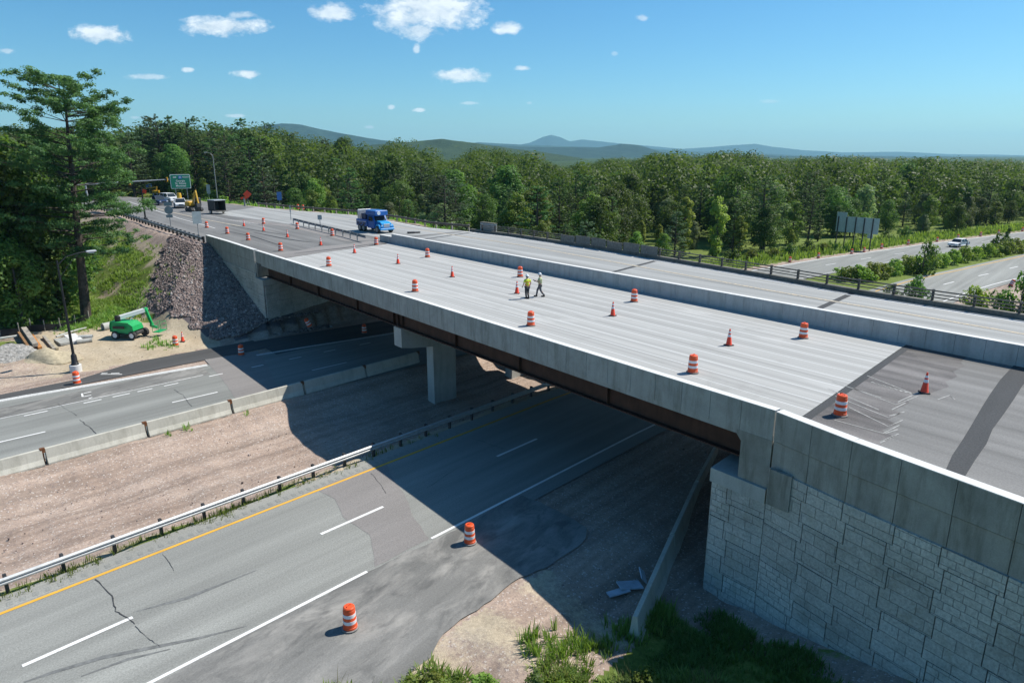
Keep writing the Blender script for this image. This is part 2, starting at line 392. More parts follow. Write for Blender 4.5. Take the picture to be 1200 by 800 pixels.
class MB:
    """collects solids, then links them as one mesh object"""
    def __init__(s): s.v = []; s.f = []
    def add(s, vs, fs, mat=None):
        o = len(s.v)
        for p in vs:
            p = Vector(p); s.v.append(mat @ p if mat is not None else p)
        s.f += [tuple(i + o for i in f) for f in fs]; return s
    def box(s, c, d, rot=None, taper=1.0):
        x, y, z = d[0] / 2, d[1] / 2, d[2] / 2
        vs = [Vector((sx * x * (taper if sz > 0 else 1), sy * y * (taper if sz > 0 else 1), sz * z)) for sz in (-1, 1) for sx, sy in ((-1, -1), (1, -1), (1, 1), (-1, 1))]
        if rot is not None: vs = [rot @ p for p in vs]
        vs = [p + Vector(c) for p in vs]
        return s.add(vs, [(3, 2, 1, 0), (4, 5, 6, 7), (0, 1, 5, 4), (1, 2, 6, 5), (2, 3, 7, 6), (3, 0, 4, 7)])
    def cbox(s, c, d, r=.03, rot=None):
        """box with its upright and top edges chamfered"""
        x, y, z = d[0] / 2, d[1] / 2, d[2] / 2; r = min(r, x * .9, y * .9, z * .9)
        def ring(ix, iy, zz, ch): return [(-ix + ch, -iy, zz), (ix - ch, -iy, zz), (ix, -iy + ch, zz), (ix, iy - ch, zz), (ix - ch, iy, zz), (-ix + ch, iy, zz), (-ix, iy - ch, zz), (-ix, -iy + ch, zz)]
        vs = ring(x - r, y - r, -z, r) + ring(x, y, -z + r, r) + ring(x, y, z - r, r) + ring(x - r, y - r, z, r)
        fs = [tuple(range(7, -1, -1)), tuple(range(24, 32))]
        for k in range(3):
            for i in range(8): fs.append((k * 8 + i, k * 8 + (i + 1) % 8, k * 8 + 8 + (i + 1) % 8, k * 8 + 8 + i))
        vs = [Vector(p) for p in vs]
        if rot is not None: vs = [rot @ p for p in vs]
        return s.add([p + Vector(c) for p in vs], fs)
    def prism(s, poly, z0, z1):
        n = len(poly); z1 = z1 if isinstance(z1, (list, tuple)) else [z1] * n; z0 = z0 if isinstance(z0, (list, tuple)) else [z0] * n
        vs = [(p[0], p[1], z0[i]) for i, p in enumerate(poly)] + [(p[0], p[1], z1[i]) for i, p in enumerate(poly)]
        return s.add(vs, [tuple(range(n - 1, -1, -1)), tuple(range(n, 2 * n))] + [(i, (i + 1) % n, n + (i + 1) % n, n + i) for i in range(n)])
    def profile(s, pts, w, mat=None):
        """side outline in x-z, pushed w wide across y"""
        n = len(pts); vs = [(p[0], -w / 2, p[1]) for p in pts] + [(p[0], w / 2, p[1]) for p in pts]
        return s.add(vs, [tuple(range(n)), tuple(range(2 * n - 1, n - 1, -1))] + [(i, n + i, n + (i + 1) % n, (i + 1) % n) for i in range(n)], mat)
    def cyl(s, p0, p1, r0, r1=None, n=10):
        p0, p1 = Vector(p0), Vector(p1); r1 = r0 if r1 is None else r1
        q = (p1 - p0).to_track_quat('Z', 'Y'); vs = []
        for p, r in ((p0, r0), (p1, r1)):
            vs += [p + q @ Vector((r * math.cos(2 * math.pi * i / n), r * math.sin(2 * math.pi * i / n), 0)) for i in range(n)]
        return s.add(vs, [tuple(range(n - 1, -1, -1)), tuple(range(n, 2 * n))] + [(i, (i + 1) % n, n + (i + 1) % n, n + i) for i in range(n)])
    def lathe(s, prof, n=20, c=(0, 0, 0)):
        vs = []; fs = []
        for r, z in prof: vs += [(c[0] + r * math.cos(2 * math.pi * i / n), c[1] + r * math.sin(2 * math.pi * i / n), c[2] + z) for i in range(n)]
        for k in range(len(prof) - 1):
            for i in range(n): fs.append((k * n + i, k * n + (i + 1) % n, k * n + n + (i + 1) % n, k * n + n + i))
        fs.append(tuple(range(n - 1, -1, -1))); fs.append(tuple(range((len(prof) - 1) * n, len(prof) * n)))
        return s.add(vs, fs)
    def tube(s, pts, r, n=6):
        pts = [Vector(p) for p in pts]; rs = r if isinstance(r, (list, tuple)) else [r] * len(pts); vs = []; fs = []
        for i, p in enumerate(pts):
            d = (pts[min(i + 1, len(pts) - 1)] - pts[max(i - 1, 0)]).normalized()
            q = d.to_track_quat('Z', 'Y')
            vs += [p + q @ Vector((rs[i] * math.cos(2 * math.pi * k / n), rs[i] * math.sin(2 * math.pi * k / n), 0)) for k in range(n)]
        for i in range(len(pts) - 1):
            for k in range(n): fs.append((i * n + k, i * n + (k + 1) % n, i * n + n + (k + 1) % n, i * n + n + k))
        fs.append(tuple(range(n - 1, -1, -1))); fs.append(tuple(range((len(pts) - 1) * n, len(pts) * n)))
        return s.add(vs, fs)
    def beam(s, p0, p1, w_, h_):
        """straight bar of rectangular section"""
        p0, p1 = Vector(p0), Vector(p1); d = p1 - p0; rot = d.to_track_quat('X', 'Z').to_matrix()
        return s.box((p0 + p1) / 2, (d.length, w_, h_), rot)
    def build(s, name, m, parent=None, smooth=False):
        me = bpy.data.meshes.new(name); me.from_pydata([tuple(p) for p in s.v], [], s.f); me.update()
        o = link(name, me, m, parent)
        if smooth:
            me.polygons.foreach_set('use_smooth', [True] * len(me.polygons))
            try: me.set_sharp_from_angle(angle=R(38))
            except Exception: pass
        return o
def tag(o, label=None, cat=None, group=None, kind=None):
    if label: o['label'] = label
    if cat: o['category'] = cat
    if group: o['group'] = group
    if kind: o['kind'] = kind
    return o
def empty(name, loc=(0, 0, 0), rz=0.0, label=None, cat=None, group=None):
    o = bpy.data.objects.new(name, None); col.objects.link(o); o.location = loc; o.rotation_euler = (0, 0, rz); o.empty_display_size = .2
    return tag(o, label, cat, group)
def copy_tree(o, parent=None):
    c = o.copy(); col.objects.link(c)
    if parent is not None: c.parent = parent
    for ch in list(o.children): copy_tree(ch, c)
    return c
def sheet(name, poly, z, m, kind='structure', parent=None):
    bm = bmesh.new(); vs = [bm.verts.new((p[0], p[1], z if len(p) < 3 or z is not None else p[2])) for p in poly]
    f = bm.faces.new(vs)
    if f.normal.z == 0: bm.normal_update()
    if f.normal.z < 0: f.normal_flip()
    bmesh.ops.triangulate(bm, faces=bm.faces[:])
    me = bpy.data.meshes.new(name); bm.to_mesh(me); bm.free()
    o = link(name, me, m, parent)
    if kind: o['kind'] = kind
    return o
def ribbon(mb, left, right, z):
    """strip between two polylines of xy points"""
    n = len(left); vs = [(p[0], p[1], z) for p in left] + [(p[0], p[1], z) for p in right]
    fs = []
    for i in range(n - 1):
        f = (i, i + 1, n + i + 1, n + i)
        a, b, c = Vector(vs[f[0]]), Vector(vs[f[1]]), Vector(vs[f[2]])
        fs.append(f if (b - a).cross(c - b).z > 0 else f[::-1])
    mb.add(vs, fs)
def line_strip(mb, pts, w_, z):
    """painted line of width w_ along xy points"""
    L, Rr = [], []
    for i, p in enumerate(pts):
        a = Vector(pts[max(i - 1, 0)][:2]); b = Vector(pts[min(i + 1, len(pts) - 1)][:2]); d = (b - a).normalized(); n = Vector((-d.y, d.x))
        ww = w_[i] if isinstance(w_, (list, tuple)) else w_
        L.append(Vector(p[:2]) + n * ww / 2); Rr.append(Vector(p[:2]) - n * ww / 2)
    ribbon(mb, L, Rr, z)
def interp(x, xs, ys): return float(np.interp(x, xs, ys))
# ---------------------------------------------------------------- the ground
ZD = 6.8           # level of the bridge decks and approaches
ZP = 7.75          # top of the parapets
def aR(b): return np.interp(b, [-80, 10, 40, 77, 85.5, 93, 102, 120, 150, 200, 260], [16.4, 16.4, 14.8, 11.2, 9.8, 8.3, 6.7, 3.4, -3.5, -19, -42])
def aL(b): return np.interp(b, [-80, -21, 1.6, 40, 81, 89, 97, 107, 120, 150, 172, 200, 260], [42.5, 39.3, 38.2, 35.0, 28.5, 27.1, 25.4, 23.2, 20.4, 12.8, 7.0, -3.0, -28])
FAR_EDGE = [(1200, 375), (1000, 344), (900, 326), (700, 292), (600, 277), (545, 270.5), (500, 266.3), (459, 258.6), (415, 252.0), (340, 246.3), (260, 238.3)]
far_edge_ab = [(-16, 27.2)] + [Pab(x, y, ZD) for x, y in FAR_EDGE] + [(150, 19.0), (175, 10.0), (200, -2)]
_fa = np.array([p[0] for p in far_edge_ab]); _fb = np.array([p[1] for p in far_edge_ab])
def b_far(a): return np.interp(a, _fa, _fb)
def ss(x, e0, e1):
    t = np.clip((x - e0) / (e1 - e0), 0, 1); return t * t * (3 - 2 * t)
def terrain_ab(a, b):
    a = np.asarray(a, float); b = np.asarray(b, float)
    ap = a + (16.4 - aR(b))
    z = np.full(a.shape, -.05)
    z = z - 1.0 * ss(ap, 21.6, 24.2) * (1 - ss(ap, 30.2, 33.6)) * ss(-b, -70, -50)
    dip = (1 - ss(ap, 3.4, 7.2)) * ss(b, -17, -9) * (1 - ss(b, 22, 32))
    z = z - .55 * dip
    z = z + np.clip(1.2 - a, 0, 30) * .22 * (1 - ss(b, 3, 14)) * ss(b, -40, -8)
    z = z + .45 * np.exp(-((a - 4.9) ** 2 + (b + 8.4) ** 2) / 4.0) * (1 - ss(a, 6.2, 7.4))
    z = z + .5 * ss(a, 52, 62) * (1 - ss(b, 10, 40))
    # the far approach: a fill with a steep end and side slopes
    low = -.05 + .45 * ss(a, 51.4, 57) + .4 * ss(a, 57, 70)
    zs = np.where(b < -1.4, 6.7 - (-b - 1.4) / np.interp(a, [51, 62, 72, 86], [1.0, 1.12, 1.4, 1.65]), 6.7)
    ze = 1.15 + (a - 51.2) * .335 - .34 * np.clip(-b, 0, 12)
    zf = np.where(b > b_far(a) + 1.6, 6.7 - (b - b_far(a) - 1.6) / 2.0, 6.7)
    fill = np.minimum(np.minimum(zs, ze), np.minimum(zf, 6.7))
    up = a > 51.3
    z = np.where(up & (b < 60), np.maximum(low, np.where(up, fill, -9)), z)
    z = np.where(up & (b >= 60), np.maximum(z, fill), z)
    z = z + 5.5 * ss(a, 140, 185) * (1 - ss(z, 2, 6.5)) * (1 - ss(np.abs(b), 120, 300))
    # the near approach, behind the far carriageway: grassy slope
    zn = 6.0 - (b - 29.5) / 2.0
    z = np.where((a < -10) & (b > 24), np.maximum(z, np.minimum(zn, (-10 - a) * .6)), z)
    return z
def terrain(x, y):
    a, b = toab(x, y); return terrain_ab(a, b)
def tz(x, y): return float(terrain(np.array([x]), np.array([y]))[0])
def build_ground():
    rs = [6.0]
    while rs[-1] < 260: rs.append(rs[-1] * 1.0115)
    while rs[-1] < 14500: rs.append(rs[-1] * 1.06)
    rs = np.array(rs)
    th = np.concatenate([np.arange(-62, 62.01, .26), np.arange(66, 297.9, 4.0)])
    th = np.radians(th); nr, nt = len(rs), len(th)
    RR, TT = np.meshgrid(rs, th, indexing='ij')
    x = (RR * np.sin(TT)).ravel(); y = (RR * np.cos(TT)).ravel()
    a, b = toab(x, y); z = terrain_ab(a, b)
    r = RR.ravel()
    ap = a + (16.4 - aR(b)); al = a - aL(b)
    # unevenness away from paved surfaces
    paved = ((ap > 7) & (ap < 21.4)) | ((al > -5) & (al < 11.5)) | ((a > 57) & (b > -.6) & (b < b_far(a) + .8))
    u = (np.sin(x * 1.7 + 2 * np.sin(y * .9)) * np.sin(y * 1.9 + 1.3 * np.sin(x * 1.1)) * .05 + np.sin(x * .53 + y * .31) * np.sin(y * .47 - x * .2) * .09)
    z = z + np.where(paved, 0, u) * np.clip(1.5 - r / 400, 0, 1)
    z = z + np.clip((r - 300) / 600, 0, 1) * (np.sin(x * .006) * np.sin(y * .005 + 1) * 2.0)
    hi = (a > 50) & (b < -13.5); 
    verts = np.stack([x, y, z], 1)
    verts = np.vstack([[[0, 0, float(terrain(np.array([0.]), np.array([0.]))[0])]], verts])
    i = np.arange(nr - 1)[:, None]; j = np.arange(nt)[None, :]; jn = (j + 1) % nt
    f = np.stack([1 + i * nt + j, 1 + i * nt + jn, 1 + (i + 1) * nt + jn, 1 + (i + 1) * nt + j], -1).reshape(-1, 4)[:, ::-1]
    o = mesh_np('ground', verts, f, 'ground', smooth=True)
    # masks: grass, rock, dirt
    g = np.zeros(len(x)); k = np.zeros(len(x)); d = np.zeros(len(x))
    n = np.sin(x * .9 + 1.7 * np.sin(y * .6)) * np.sin(y * .8 + x * .35)
    beyond = b > 31
    g = np.where(beyond, 1.0, g)
    g = np.where(beyond & (ap > 3.5) & (ap < 12.8), .0, g)                     # gravel verge of the right carriageway
    g = np.where(beyond & (al > 4.0) & (al < 6.0), .25, g)
    g = np.where((a > 72) & (b < -4.2), .55 + .5 * n, g)
    g = np.where((a > 66) & (b < -11), .75 + .3 * n, g)
    g = np.where((a > 62) & (a <= 72) & (b < -7.6), np.maximum(g, .35 + .5 * n), g)
    g = np.where((b < -24) & (a > 52), .9, g)
    g = np.where((a > 57) & (b > b_far(a) + 1.2), 1.0, g)
    g = np.where((a > 135) & ((b < -3) | (b > b_far(a) + 1.2)), 1.0, g)
    g = np.where((ap > 20.9) & (ap < 22.0) & (b < -10), .62 + .3 * n, g)
    weed = (a < 7.2) & (b < -5.6 - (a - 2.2) * 1.28)
    g = np.where(weed & (b < -7.2 - (a - 2.2) * 1.3), .45 + .4 * n, g)
    wall = (a < 2.4) & (b < -.9) & (b > -12); g = np.where(wall, np.maximum(g, np.clip((-b - 1.4) / 1.6, 0, .9)), g)
    g = np.where((a < -8) & (b < 24), np.maximum(g, .9), g)
    g = np.where(r > 420, 1.0, g)
    rock = (a > 51.3) & (a < 81) & (b > np.interp(a, [51, 54, 65, 76, 81], [-2.5, -5.2, -8.2, -3.6, -.8])) & (b < 3)
    k = np.where(rock, 1.0, k)
    d = np.where((a > 51) & (a < 66) & (b < -4.6), .95 - .5 * ss(-b, 14, 19) , d)
    d = np.where((a > 66) & (b < -2.8) & (b > -14), .7, d)
    d = np.where((a < 7.4) & (b < -4.5) & (a > 2.4), .52 + .22 * n, d)
    d = np.where((a > 21) & (a < 22.4), .7, d)
    ca = o.data.color_attributes.new('mask', 'FLOAT_COLOR', 'POINT')
    c = np.ones((len(x) + 1, 4), np.float32); c[1:, 0] = g; c[1:, 1] = k; c[1:, 2] = d; c[1:, 3] = 1 - np.clip((r - 450) / 300, 0, 1)
    ca.data.foreach_set('color', c.ravel())
    tag(o, kind='structure')
build_ground()
def xy(a, b): p = AB(a, b); return (p.x, p.y)

# ---------------------------------------------------------------- the lower highway
def bs(b0, b1, step=2.0): return list(np.linspace(b0, b1, max(2, int(abs(b1 - b0) / step) + 1)))
def road_strip(name, fa, lo, hi, b0, b1, z, m):
    mb = MB(); s = bs(b0, b1)
    f = lambda v, b: v(b) if callable(v) else v
    ribbon(mb, [xy(float(fa(b)) + f(lo, b), b) for b in s], [xy(float(fa(b)) + f(hi, b), b) for b in s], z)
    return tag(mb.build(name, m), kind='structure')
road_strip('highway_near', aR, -4.9, 4.7, -75, 230, 0.0, 'old_asphalt')
road_strip('highway_far', aL, -4.6, lambda b: interp(b, [-80, -21, 8.6, 40, 76, 300], [9.6, 8.6, 5.9, 4.4, 4.2, 4.2]), -75, 230, 0.0, 'old_asphalt_left')
def rough(pts, amp=.12, step=.35, seed=3):
    """an outline with ragged edges"""
    rr = random.Random(seed); out = []; n = len(pts)
    for i in range(n):
        a_, c_ = Vector(pts[i][:2]), Vector(pts[(i + 1) % n][:2]); d = c_ - a_; k = max(1, int(d.length / step)); nn = Vector((-d.y, d.x)).normalized()
        if d.length > 14: k = 1
        w_ = 0.0
        for j in range(k):
            out.append(tuple(a_ + d * (j / k) + nn * (w_ if j else 0))); w_ = w_ * .6 + rr.uniform(-amp, amp)
    return out
def pxpoly(pts, z=0.0): return [P(x, y, z)[:2] for x, y in pts]
ZS, ZM, ZM2 = .004, .0125, .0165
sheet('shoulder_pavement', rough(pxpoly([(60, 860), (180, 800), (435, 668), (540, 617.5), (600, 585), (612, 580), (640, 592), (662, 603), (688, 618), (682, 636), (662, 650), (640, 665), (600, 682), (590, 690), (540, 725), (520, 742), (505, 770), (470, 800), (440, 860)]), .07), .0045, 'shoulder_asphalt')
def aw(off, b): return xy(float(aR(b)) + off, b)
sheet('patch_pavement', rough([aw(4.0, -9.3), aw(2.4, -9.0), aw(.6, -9.45), aw(-1.6, -9.2), aw(-3.85, -10.2), aw(-3.85, -7.3), aw(-1.6, -6.8), aw(.4, -6.0), aw(2.3, -5.6), aw(4.0, -4.9)], .05, .5), .0085, 'patch_asphalt')
def al_(off, b): return xy(float(aL(b)) + off, b)
sheet('patch_pavement', rough([al_(-4.4, -8.5), al_(-1, -8.1), al_(3, -7.6), al_(8.9, -7.2), al_(8.2, -2.9), al_(4, -3.6), al_(0, -4.6), al_(-4.4, -5.6)], .05, .5), .0085, 'patch_asphalt')
mb = MB(); s_ = bs(-75, -2, 1)
wf = lambda b: interp(b, [-80, -16, -12, -3, 2], [50.2, 49.4, 51.0, 50.5, 50.0])
ribbon(mb, [xy(float(aL(b)) + 8.75, b) for b in s_], [xy(wf(b), b) for b in s_], ZS); tag(mb.build('shoulder_pavement', 'new_asphalt'), kind='structure')
mb = MB(); s_ = bs(-2, 22, 1)
ribbon(mb, [xy(float(aL(b)) + 6.2, b) for b in s_], [xy(50.0 - (b + 2) * .15, b) for b in s_], ZS); tag(mb.build('shoulder_pavement', 'new_asphalt'), kind='structure')
mb = MB(); s_ = bs(-75, -8)
ribbon(mb, [xy(float(aL(b)) + 4.5, b) for b in s_], [xy(float(aL(b)) + 6.9 + .05 * max(0, b + 20), b) for b in s_], ZS); tag(mb.build('dark_lane_surface', 'shoulder_asphalt'), kind='structure')
road_strip('pale_shoulder', aR, 4.0, 5.0, -75, 14, ZS, 'pale_shoulder')
# painted lines
mb = MB()
s_ = bs(-75, 225, 2); line_strip(mb, [aw(3.8, b) for b in s_], .17, ZM)
tag(mb.build('road_marking', 'yellow_marking'), kind='structure')
mb = MB()
line_strip(mb, [aw(-3.9, b) for b in bs(-75, -10.6)], .15, ZM); line_strip(mb, [aw(-3.9, b) for b in bs(-7.2, 225)], .15, ZM)
for k in range(-5, 21):
    b0 = -22.1 + 11.2 * k
    line_strip(mb, [aw(0, b0), aw(0, b0 + 1.7), aw(0, b0 + 3.4)], .17, ZM)
    b0 = -22.4 + 10.5 * k
    line_strip(mb, [al_(0, b0), al_(0, b0 + 1.5), al_(0, b0 + 3.1)], .15, ZM)
for b0, b1 in [(-20.1, -18.8), (-16.7, -15.6), (-14.9, -13.8), (-13.3, -12.3), (-11.5, -10.5), (-8.25, -7.2), (-4.9, -3.9), (-1.7, -.6), (1.5, 2.6), (5, 6.1), (-23.5, -22.3), (-27, -25.8)]:
    line_strip(mb, [al_(4.05, b0), al_(4.05, b1)], .14, ZM)
tag(mb.build('road_marking', 'white_marking'), kind='structure')
mb = MB(); line_strip(mb, [al_(8.65 - .11 * max(0, b + 21), b) for b in bs(-75, -7.5)], .58, ZM); line_strip(mb, [al_(interp(b, [-4, 8.6, 40, 76], [7.2, 5.6, 4.2, 3.8]), b) for b in bs(-3.4, 225)], .38, ZM)
line_strip(mb, [al_(4.55 + .012 * (b + 21), b) for b in bs(-75, -8.5)], .13, ZM)
line_strip(mb, [al_(-4.0, b) for b in bs(30, 225)], .14, ZM)
tag(mb.build('road_marking', 'faded_marking'), kind='structure')
# rumble strip cut beside the yellow line
mb = MB()
for k in range(150):
    b0 = -60 + k * .42
    line_strip(mb, [aw(4.12, b0), aw(4.42, b0)], .2, ZM)
tag(mb.build('rumble_strip', 'old_asphalt'), kind='structure')
# cracks and tyre marks of the old asphalt
mb = MB()
def crack(pts, w_=.035, seed=0):
    w_ *= .7
    rr = random.Random(seed); out = []
    for i in range(len(pts) - 1):
        for t_ in np.linspace(0, 1, 6)[:-1]:
            x = pts[i][0] + (pts[i + 1][0] - pts[i][0]) * t_ + rr.uniform(-.9, .9); y = pts[i][1] + (pts[i + 1][1] - pts[i][1]) * t_ + rr.uniform(-.6, .6); out.append(P(x, y)[:2])
    out.append(P(*pts[-1])[:2])
    line_strip(mb, out, [w_ * rr.uniform(.4, 1.4) for _ in out], ZM2)
crack([(112, 678), (131, 698), (136, 716), (150, 724), (158, 731)], .05, 1); crack([(190, 648), (199, 660), (204, 669)], .03, 2)
crack([(94, 492), (104, 500), (113, 508)], .05, 3); crack([(68, 473), (90, 487)], .03, 4); crack([(204, 456), (214, 463), (225, 476)], .04, 5)
crack([(158, 733), (176, 749), (187, 757)], .025, 6); crack([(435, 555), (447, 568), (452, 578)], .04, 7); crack([(553, 513), (575, 521), (592, 526)], .035, 8)
crack([(540, 546), (500, 572)], .03, 9)
tag(mb.build('pavement_crack', 'tar'), kind='structure')
mb = MB()
def skid(pts, w_):
    w_ = [q_ * .7 for q_ in w_]
    line_strip(mb, [P(x, y)[:2] for x, y in pts], w_, .0065)
skid([(28, 799), (60, 788), (120, 770), (180, 758), (230, 748), (290, 733)], [.1, .22, .28, .25, .2, .06]); skid([(95, 792), (150, 772), (200, 760)], [.08, .2, .06])
skid([(160, 716), (220, 700), (300, 668)], [.08, .3, .08])
tag(mb.build('tyre_mark', 'skid'), kind='structure')
mb = MB()      # sprayed survey marks on the dark shoulder
for (x0, y0, x1, y1) in [(97, 465, 107, 463), (97, 465, 96, 461), (98, 461, 107, 459), (118, 438.6, 143, 438.6), (119, 437.4, 126, 436.8), (130, 437.6, 140, 437.0), (104, 467, 108, 465.5)]:
    line_strip(mb, [P(x0, y0)[:2], P(x1, y1)[:2]], .12, ZM2)
tag(mb.build('spray_mark', 'white_marking'), kind='structure')

# ---------------------------------------------------------------- the approaches' roadways
def ab_sheet(name, pts, z, m): return sheet(name, [xy(a, b) for a, b in pts], z, m)
far_poly = [(a, float(b_far(a)) - .05) for a in np.arange(54, 200, 3)]
near_poly = [(a, interp(a, [53, 123, 150, 175, 200], [.3, .1, -1.5, -7, -18])) for a in np.arange(54, 200, 3)]
ab_sheet('approach_road', [(53.3, .34)] + near_poly + far_poly[::-1] + [(55.2, 17), (54.8, 16.4)], ZD - .006, 'approach_asphalt')
ab_sheet('near_approach_road', [(-.35, .3), (-.35, 16.4), (-20, 16.4), (-20, -2.5), (-14, -1.5), (-7.35, -.65), (-2.83, -.15)], ZD - .004, 'approach_asphalt')
sheet('raw_pavement', [xy(-.3, .2), xy(-.3, 16.4)] + [tuple(P(x, y, ZD)[:2]) for x, y in [(1132, 418), (1126, 424), (1130, 429), (1117, 435), (1122, 441), (1108, 447), (1112, 453), (1088, 461), (1080, 459), (1062, 467), (1066, 472), (1048, 480), (1056, 484), (1040, 491), (1050, 497), (1033, 504), (1045, 510), (1028, 517), (1036, 523), (1015, 527)]], ZD, 'raw_asphalt')
mb = MB()
for pts, w_ in [([(298, 272.5), (330, 279), (352, 282.5), (366, 284)], .35), ([(262, 270), (296, 277), (330, 288)], .3), ([(345, 297), (400, 291), (455, 283.5)], .4), ([(270, 264), (305, 271), (340, 276)], .3)]:
    line_strip(mb, [P(x, y, ZD)[:2] for x, y in pts], [w_ * .3] + [w_] * (len(pts) - 2) + [w_ * .2], ZD + .01)
tag(mb.build('tyre_mark', 'joint_asphalt'), kind='structure')
ab_sheet('joint_strip', [(-.02, .3), (-.02, 16.45), (-.36, 16.45), (-.36, .3)], ZD + .004, 'joint_asphalt')
jl = [Pab(x, y, ZD) for x, y in [(1108, 551), (1116, 533), (1128, 515), (1139, 497), (1150, 478), (1160, 462), (1172, 445), (1186, 430), (1192, 424)]]
jr = [Pab(x, y, ZD) for x, y in [(1131, 558), (1142, 540), (1156, 520), (1163, 503), (1177, 484), (1188, 468), (1198, 452), (1212, 436), (1217, 430)]]
ab_sheet('joint_strip', jl + jr[::-1], ZD + .004, 'joint_asphalt')
ab_sheet('raw_pavement', [(52.4, .4), (54.3, 15.8), (58, 15.6), (57.2, 12), (57.8, 9), (56.5, 6), (56.8, 3), (55.6, .4)], ZD, 'patch_asphalt')
ab_sheet('median_pavement', [(60, 13.2), (80, 14.4), (97, 9.9), (92, 14.6), (80, 15.5), (58, 16.6)], ZD, 'patch_asphalt')
ab_sheet('far_carriageway', [(58.5, 18.4), (70, 17.2), (80, 16.2), (93, 14.9), (110, 12.5)] + [(a, float(b_far(a)) - .5) for a in np.arange(118, 57, -3)], ZD, 'worn_concrete')
mb = MB()
def pline(pts, w_, z=ZD + .008): line_strip(mb, [P(x, y, ZD)[:2] for x, y in pts], w_, z)
pline([(150, 236), (180, 246), (210, 256), (240, 264), (252, 267.5)], .2)
pline([(238, 252), (262, 256.5), (306, 263)], .14)
tag(mb.build('road_marking', 'faded_marking'), kind='structure')
mb = MB(); pline([(165, 239.5), (200, 248.5), (240, 257.3), (283, 265.2)], .3)
tag(mb.build('road_marking', 'pale_yellow_marking'), kind='structure')
mb = MB()
yel = [Pab(x, y, ZD) for x, y in [(1180, 388), (1000, 357), (900, 340), (755, 313.5), (610, 287), (500, 270.7), (464, 265.6), (415, 257.6), (380, 254.6)]]
yel = [(-16, 23.4)] + yel
line_strip(mb, [xy(a, b) for a, b in yel], .34, ZD + .012)
tag(mb.build('road_marking', 'pale_yellow_marking'), kind='structure')
mb = MB(); line_strip(mb, [xy(a, float(b_far(a)) - .75) for a in np.arange(-16, 120, 3)], .28, ZD + .012)
tag(mb.build('road_marking', 'white_marking'), kind='structure')
mb = MB()      # chalk lines drawn on the raw pavement of the near approach
def chalk(pts, w_=.05): line_strip(mb, [P(x, y, ZD)[:2] for x, y in pts], w_, ZD + .006)
for L_ in [[(979, 464), (1041, 489), (1060, 482)], [(995, 477), (1041, 499.5), (1058, 492)], [(978, 492), (1035, 507.5), (1054, 498)], [(1000, 455), (1050, 474), (1076, 464)], [(1031, 519), (1050, 510)], [(1036, 516), (1053, 508)],
           [(1045, 480), (1061, 472)], [(1052, 471), (1078, 459)], [(1099, 468), (1113, 463), (1119, 468)], [(1042, 487), (1060, 483)], [(1037, 508), (1052, 503)], [(1016, 440), (1070, 461)], [(1022, 448), (1072, 461.5)], [(975, 447), (1033, 466)], [(970, 455), (1030, 480)]]:
    chalk(L_)
for k in range(9): chalk([(1021 + k * 5.6, 447.5 + k * 1.65), (1024 + k * 5.6, 448.3 + k * 1.65)], .12)
tag(mb.build('chalk_marking', 'chalk'), kind='structure')
# ---------------------------------------------------------------- the new bridge
bridge = empty('highway_bridge', AB(26, 8, 0), 0, 'long new concrete and rusty steel girder bridge crossing over the lower highway', 'bridge')
def local(o):
    """keeps a part where it was built although its thing's origin stands elsewhere"""
    if o.parent is not None: o.matrix_parent_inverse = Matrix.Translation(-Vector(o.parent.location))
    return o
def abox(mb, a0, a1, b0, b1, z0, z1):
    """a block with its sides along the bridge and along the lower highway"""
    q = [xy(a0, b0), xy(a1, b0), xy(a1, b1), xy(a0, b1)]
    ar = sum(q[i][0] * q[(i + 1) % 4][1] - q[(i + 1) % 4][0] * q[i][1] for i in range(4))
    return mb.prism(q if ar > 0 else q[::-1], z0, z1)
def aend(b): return 52.0 + .17 * b
m_ = MB(); q = [xy(.02, .03), xy(.02, 16.5), xy(aend(16.5), 16.5), xy(aend(0), .03)]; m_.prism(q[::-1], 6.42, 6.79); local(m_.build('deck_slab', 'parapet_concrete', bridge))
o = sheet('deck_surface', [xy(.0, .28), xy(.0, 16.52), xy(aend(16.5), 16.52), xy(aend(.3), .28)], ZD, 'deck_concrete', None, bridge); local(o)
def parapet_run(mb, mt, pts, z0, zt, step, gap=.016, w_=.30, out=-1, lip=.0):
    """upright concrete panels with open joints along a line of (a, b) points"""
    P2 = [Vector(xy(*p)) for p in pts]
    for i in range(len(P2) - 1):
        A, C = P2[i], P2[i + 1]; d = (C - A); L = d.length; d.normalize(); nrm = Vector((-d.y, d.x))
        if nrm.dot(Vector((Hv.x, Hv.y))) < 0: nrm = -nrm
        n = max(1, round(L / step)); st = L / n
        for k in range(n):
            p0 = A + d * (k * st + gap / 2); p1 = A + d * ((k + 1) * st - gap / 2)
            poly = [p0, p1, p1 + nrm * w_, p0 + nrm * w_]
            ar = sum(poly[j].x * poly[(j + 1) % 4].y - poly[(j + 1) % 4].x * poly[j].y for j in range(4))
            if ar < 0: poly = poly[::-1]
            mb.prism([tuple(v) for v in poly], z0, zt - .03)
        poly = [A - nrm * .012, C - nrm * .012, C + nrm * (w_ + .012), A + nrm * (w_ + .012)]
        if mt is not None:  # thin top layer that takes the painted sunlit tone
            ar = sum(poly[j].x * poly[(j + 1) % 4].y - poly[(j + 1) % 4].x * poly[j].y for j in range(4))
            mt.prism([tuple(v) for v in (poly if ar > 0 else poly[::-1])], zt - .028, zt)
m_, t_ = MB(), MB(); parapet_run(m_, t_, [(0.03, 0), (53.2, 0)], 6.60, ZP, 1.33); local(m_.build('parapet', 'parapet_concrete', bridge)); local(t_.build('parapet_sunlit_top', 'pale_sunlit_concrete', bridge))  # top is the same concrete, coloured lighter to look sunlit
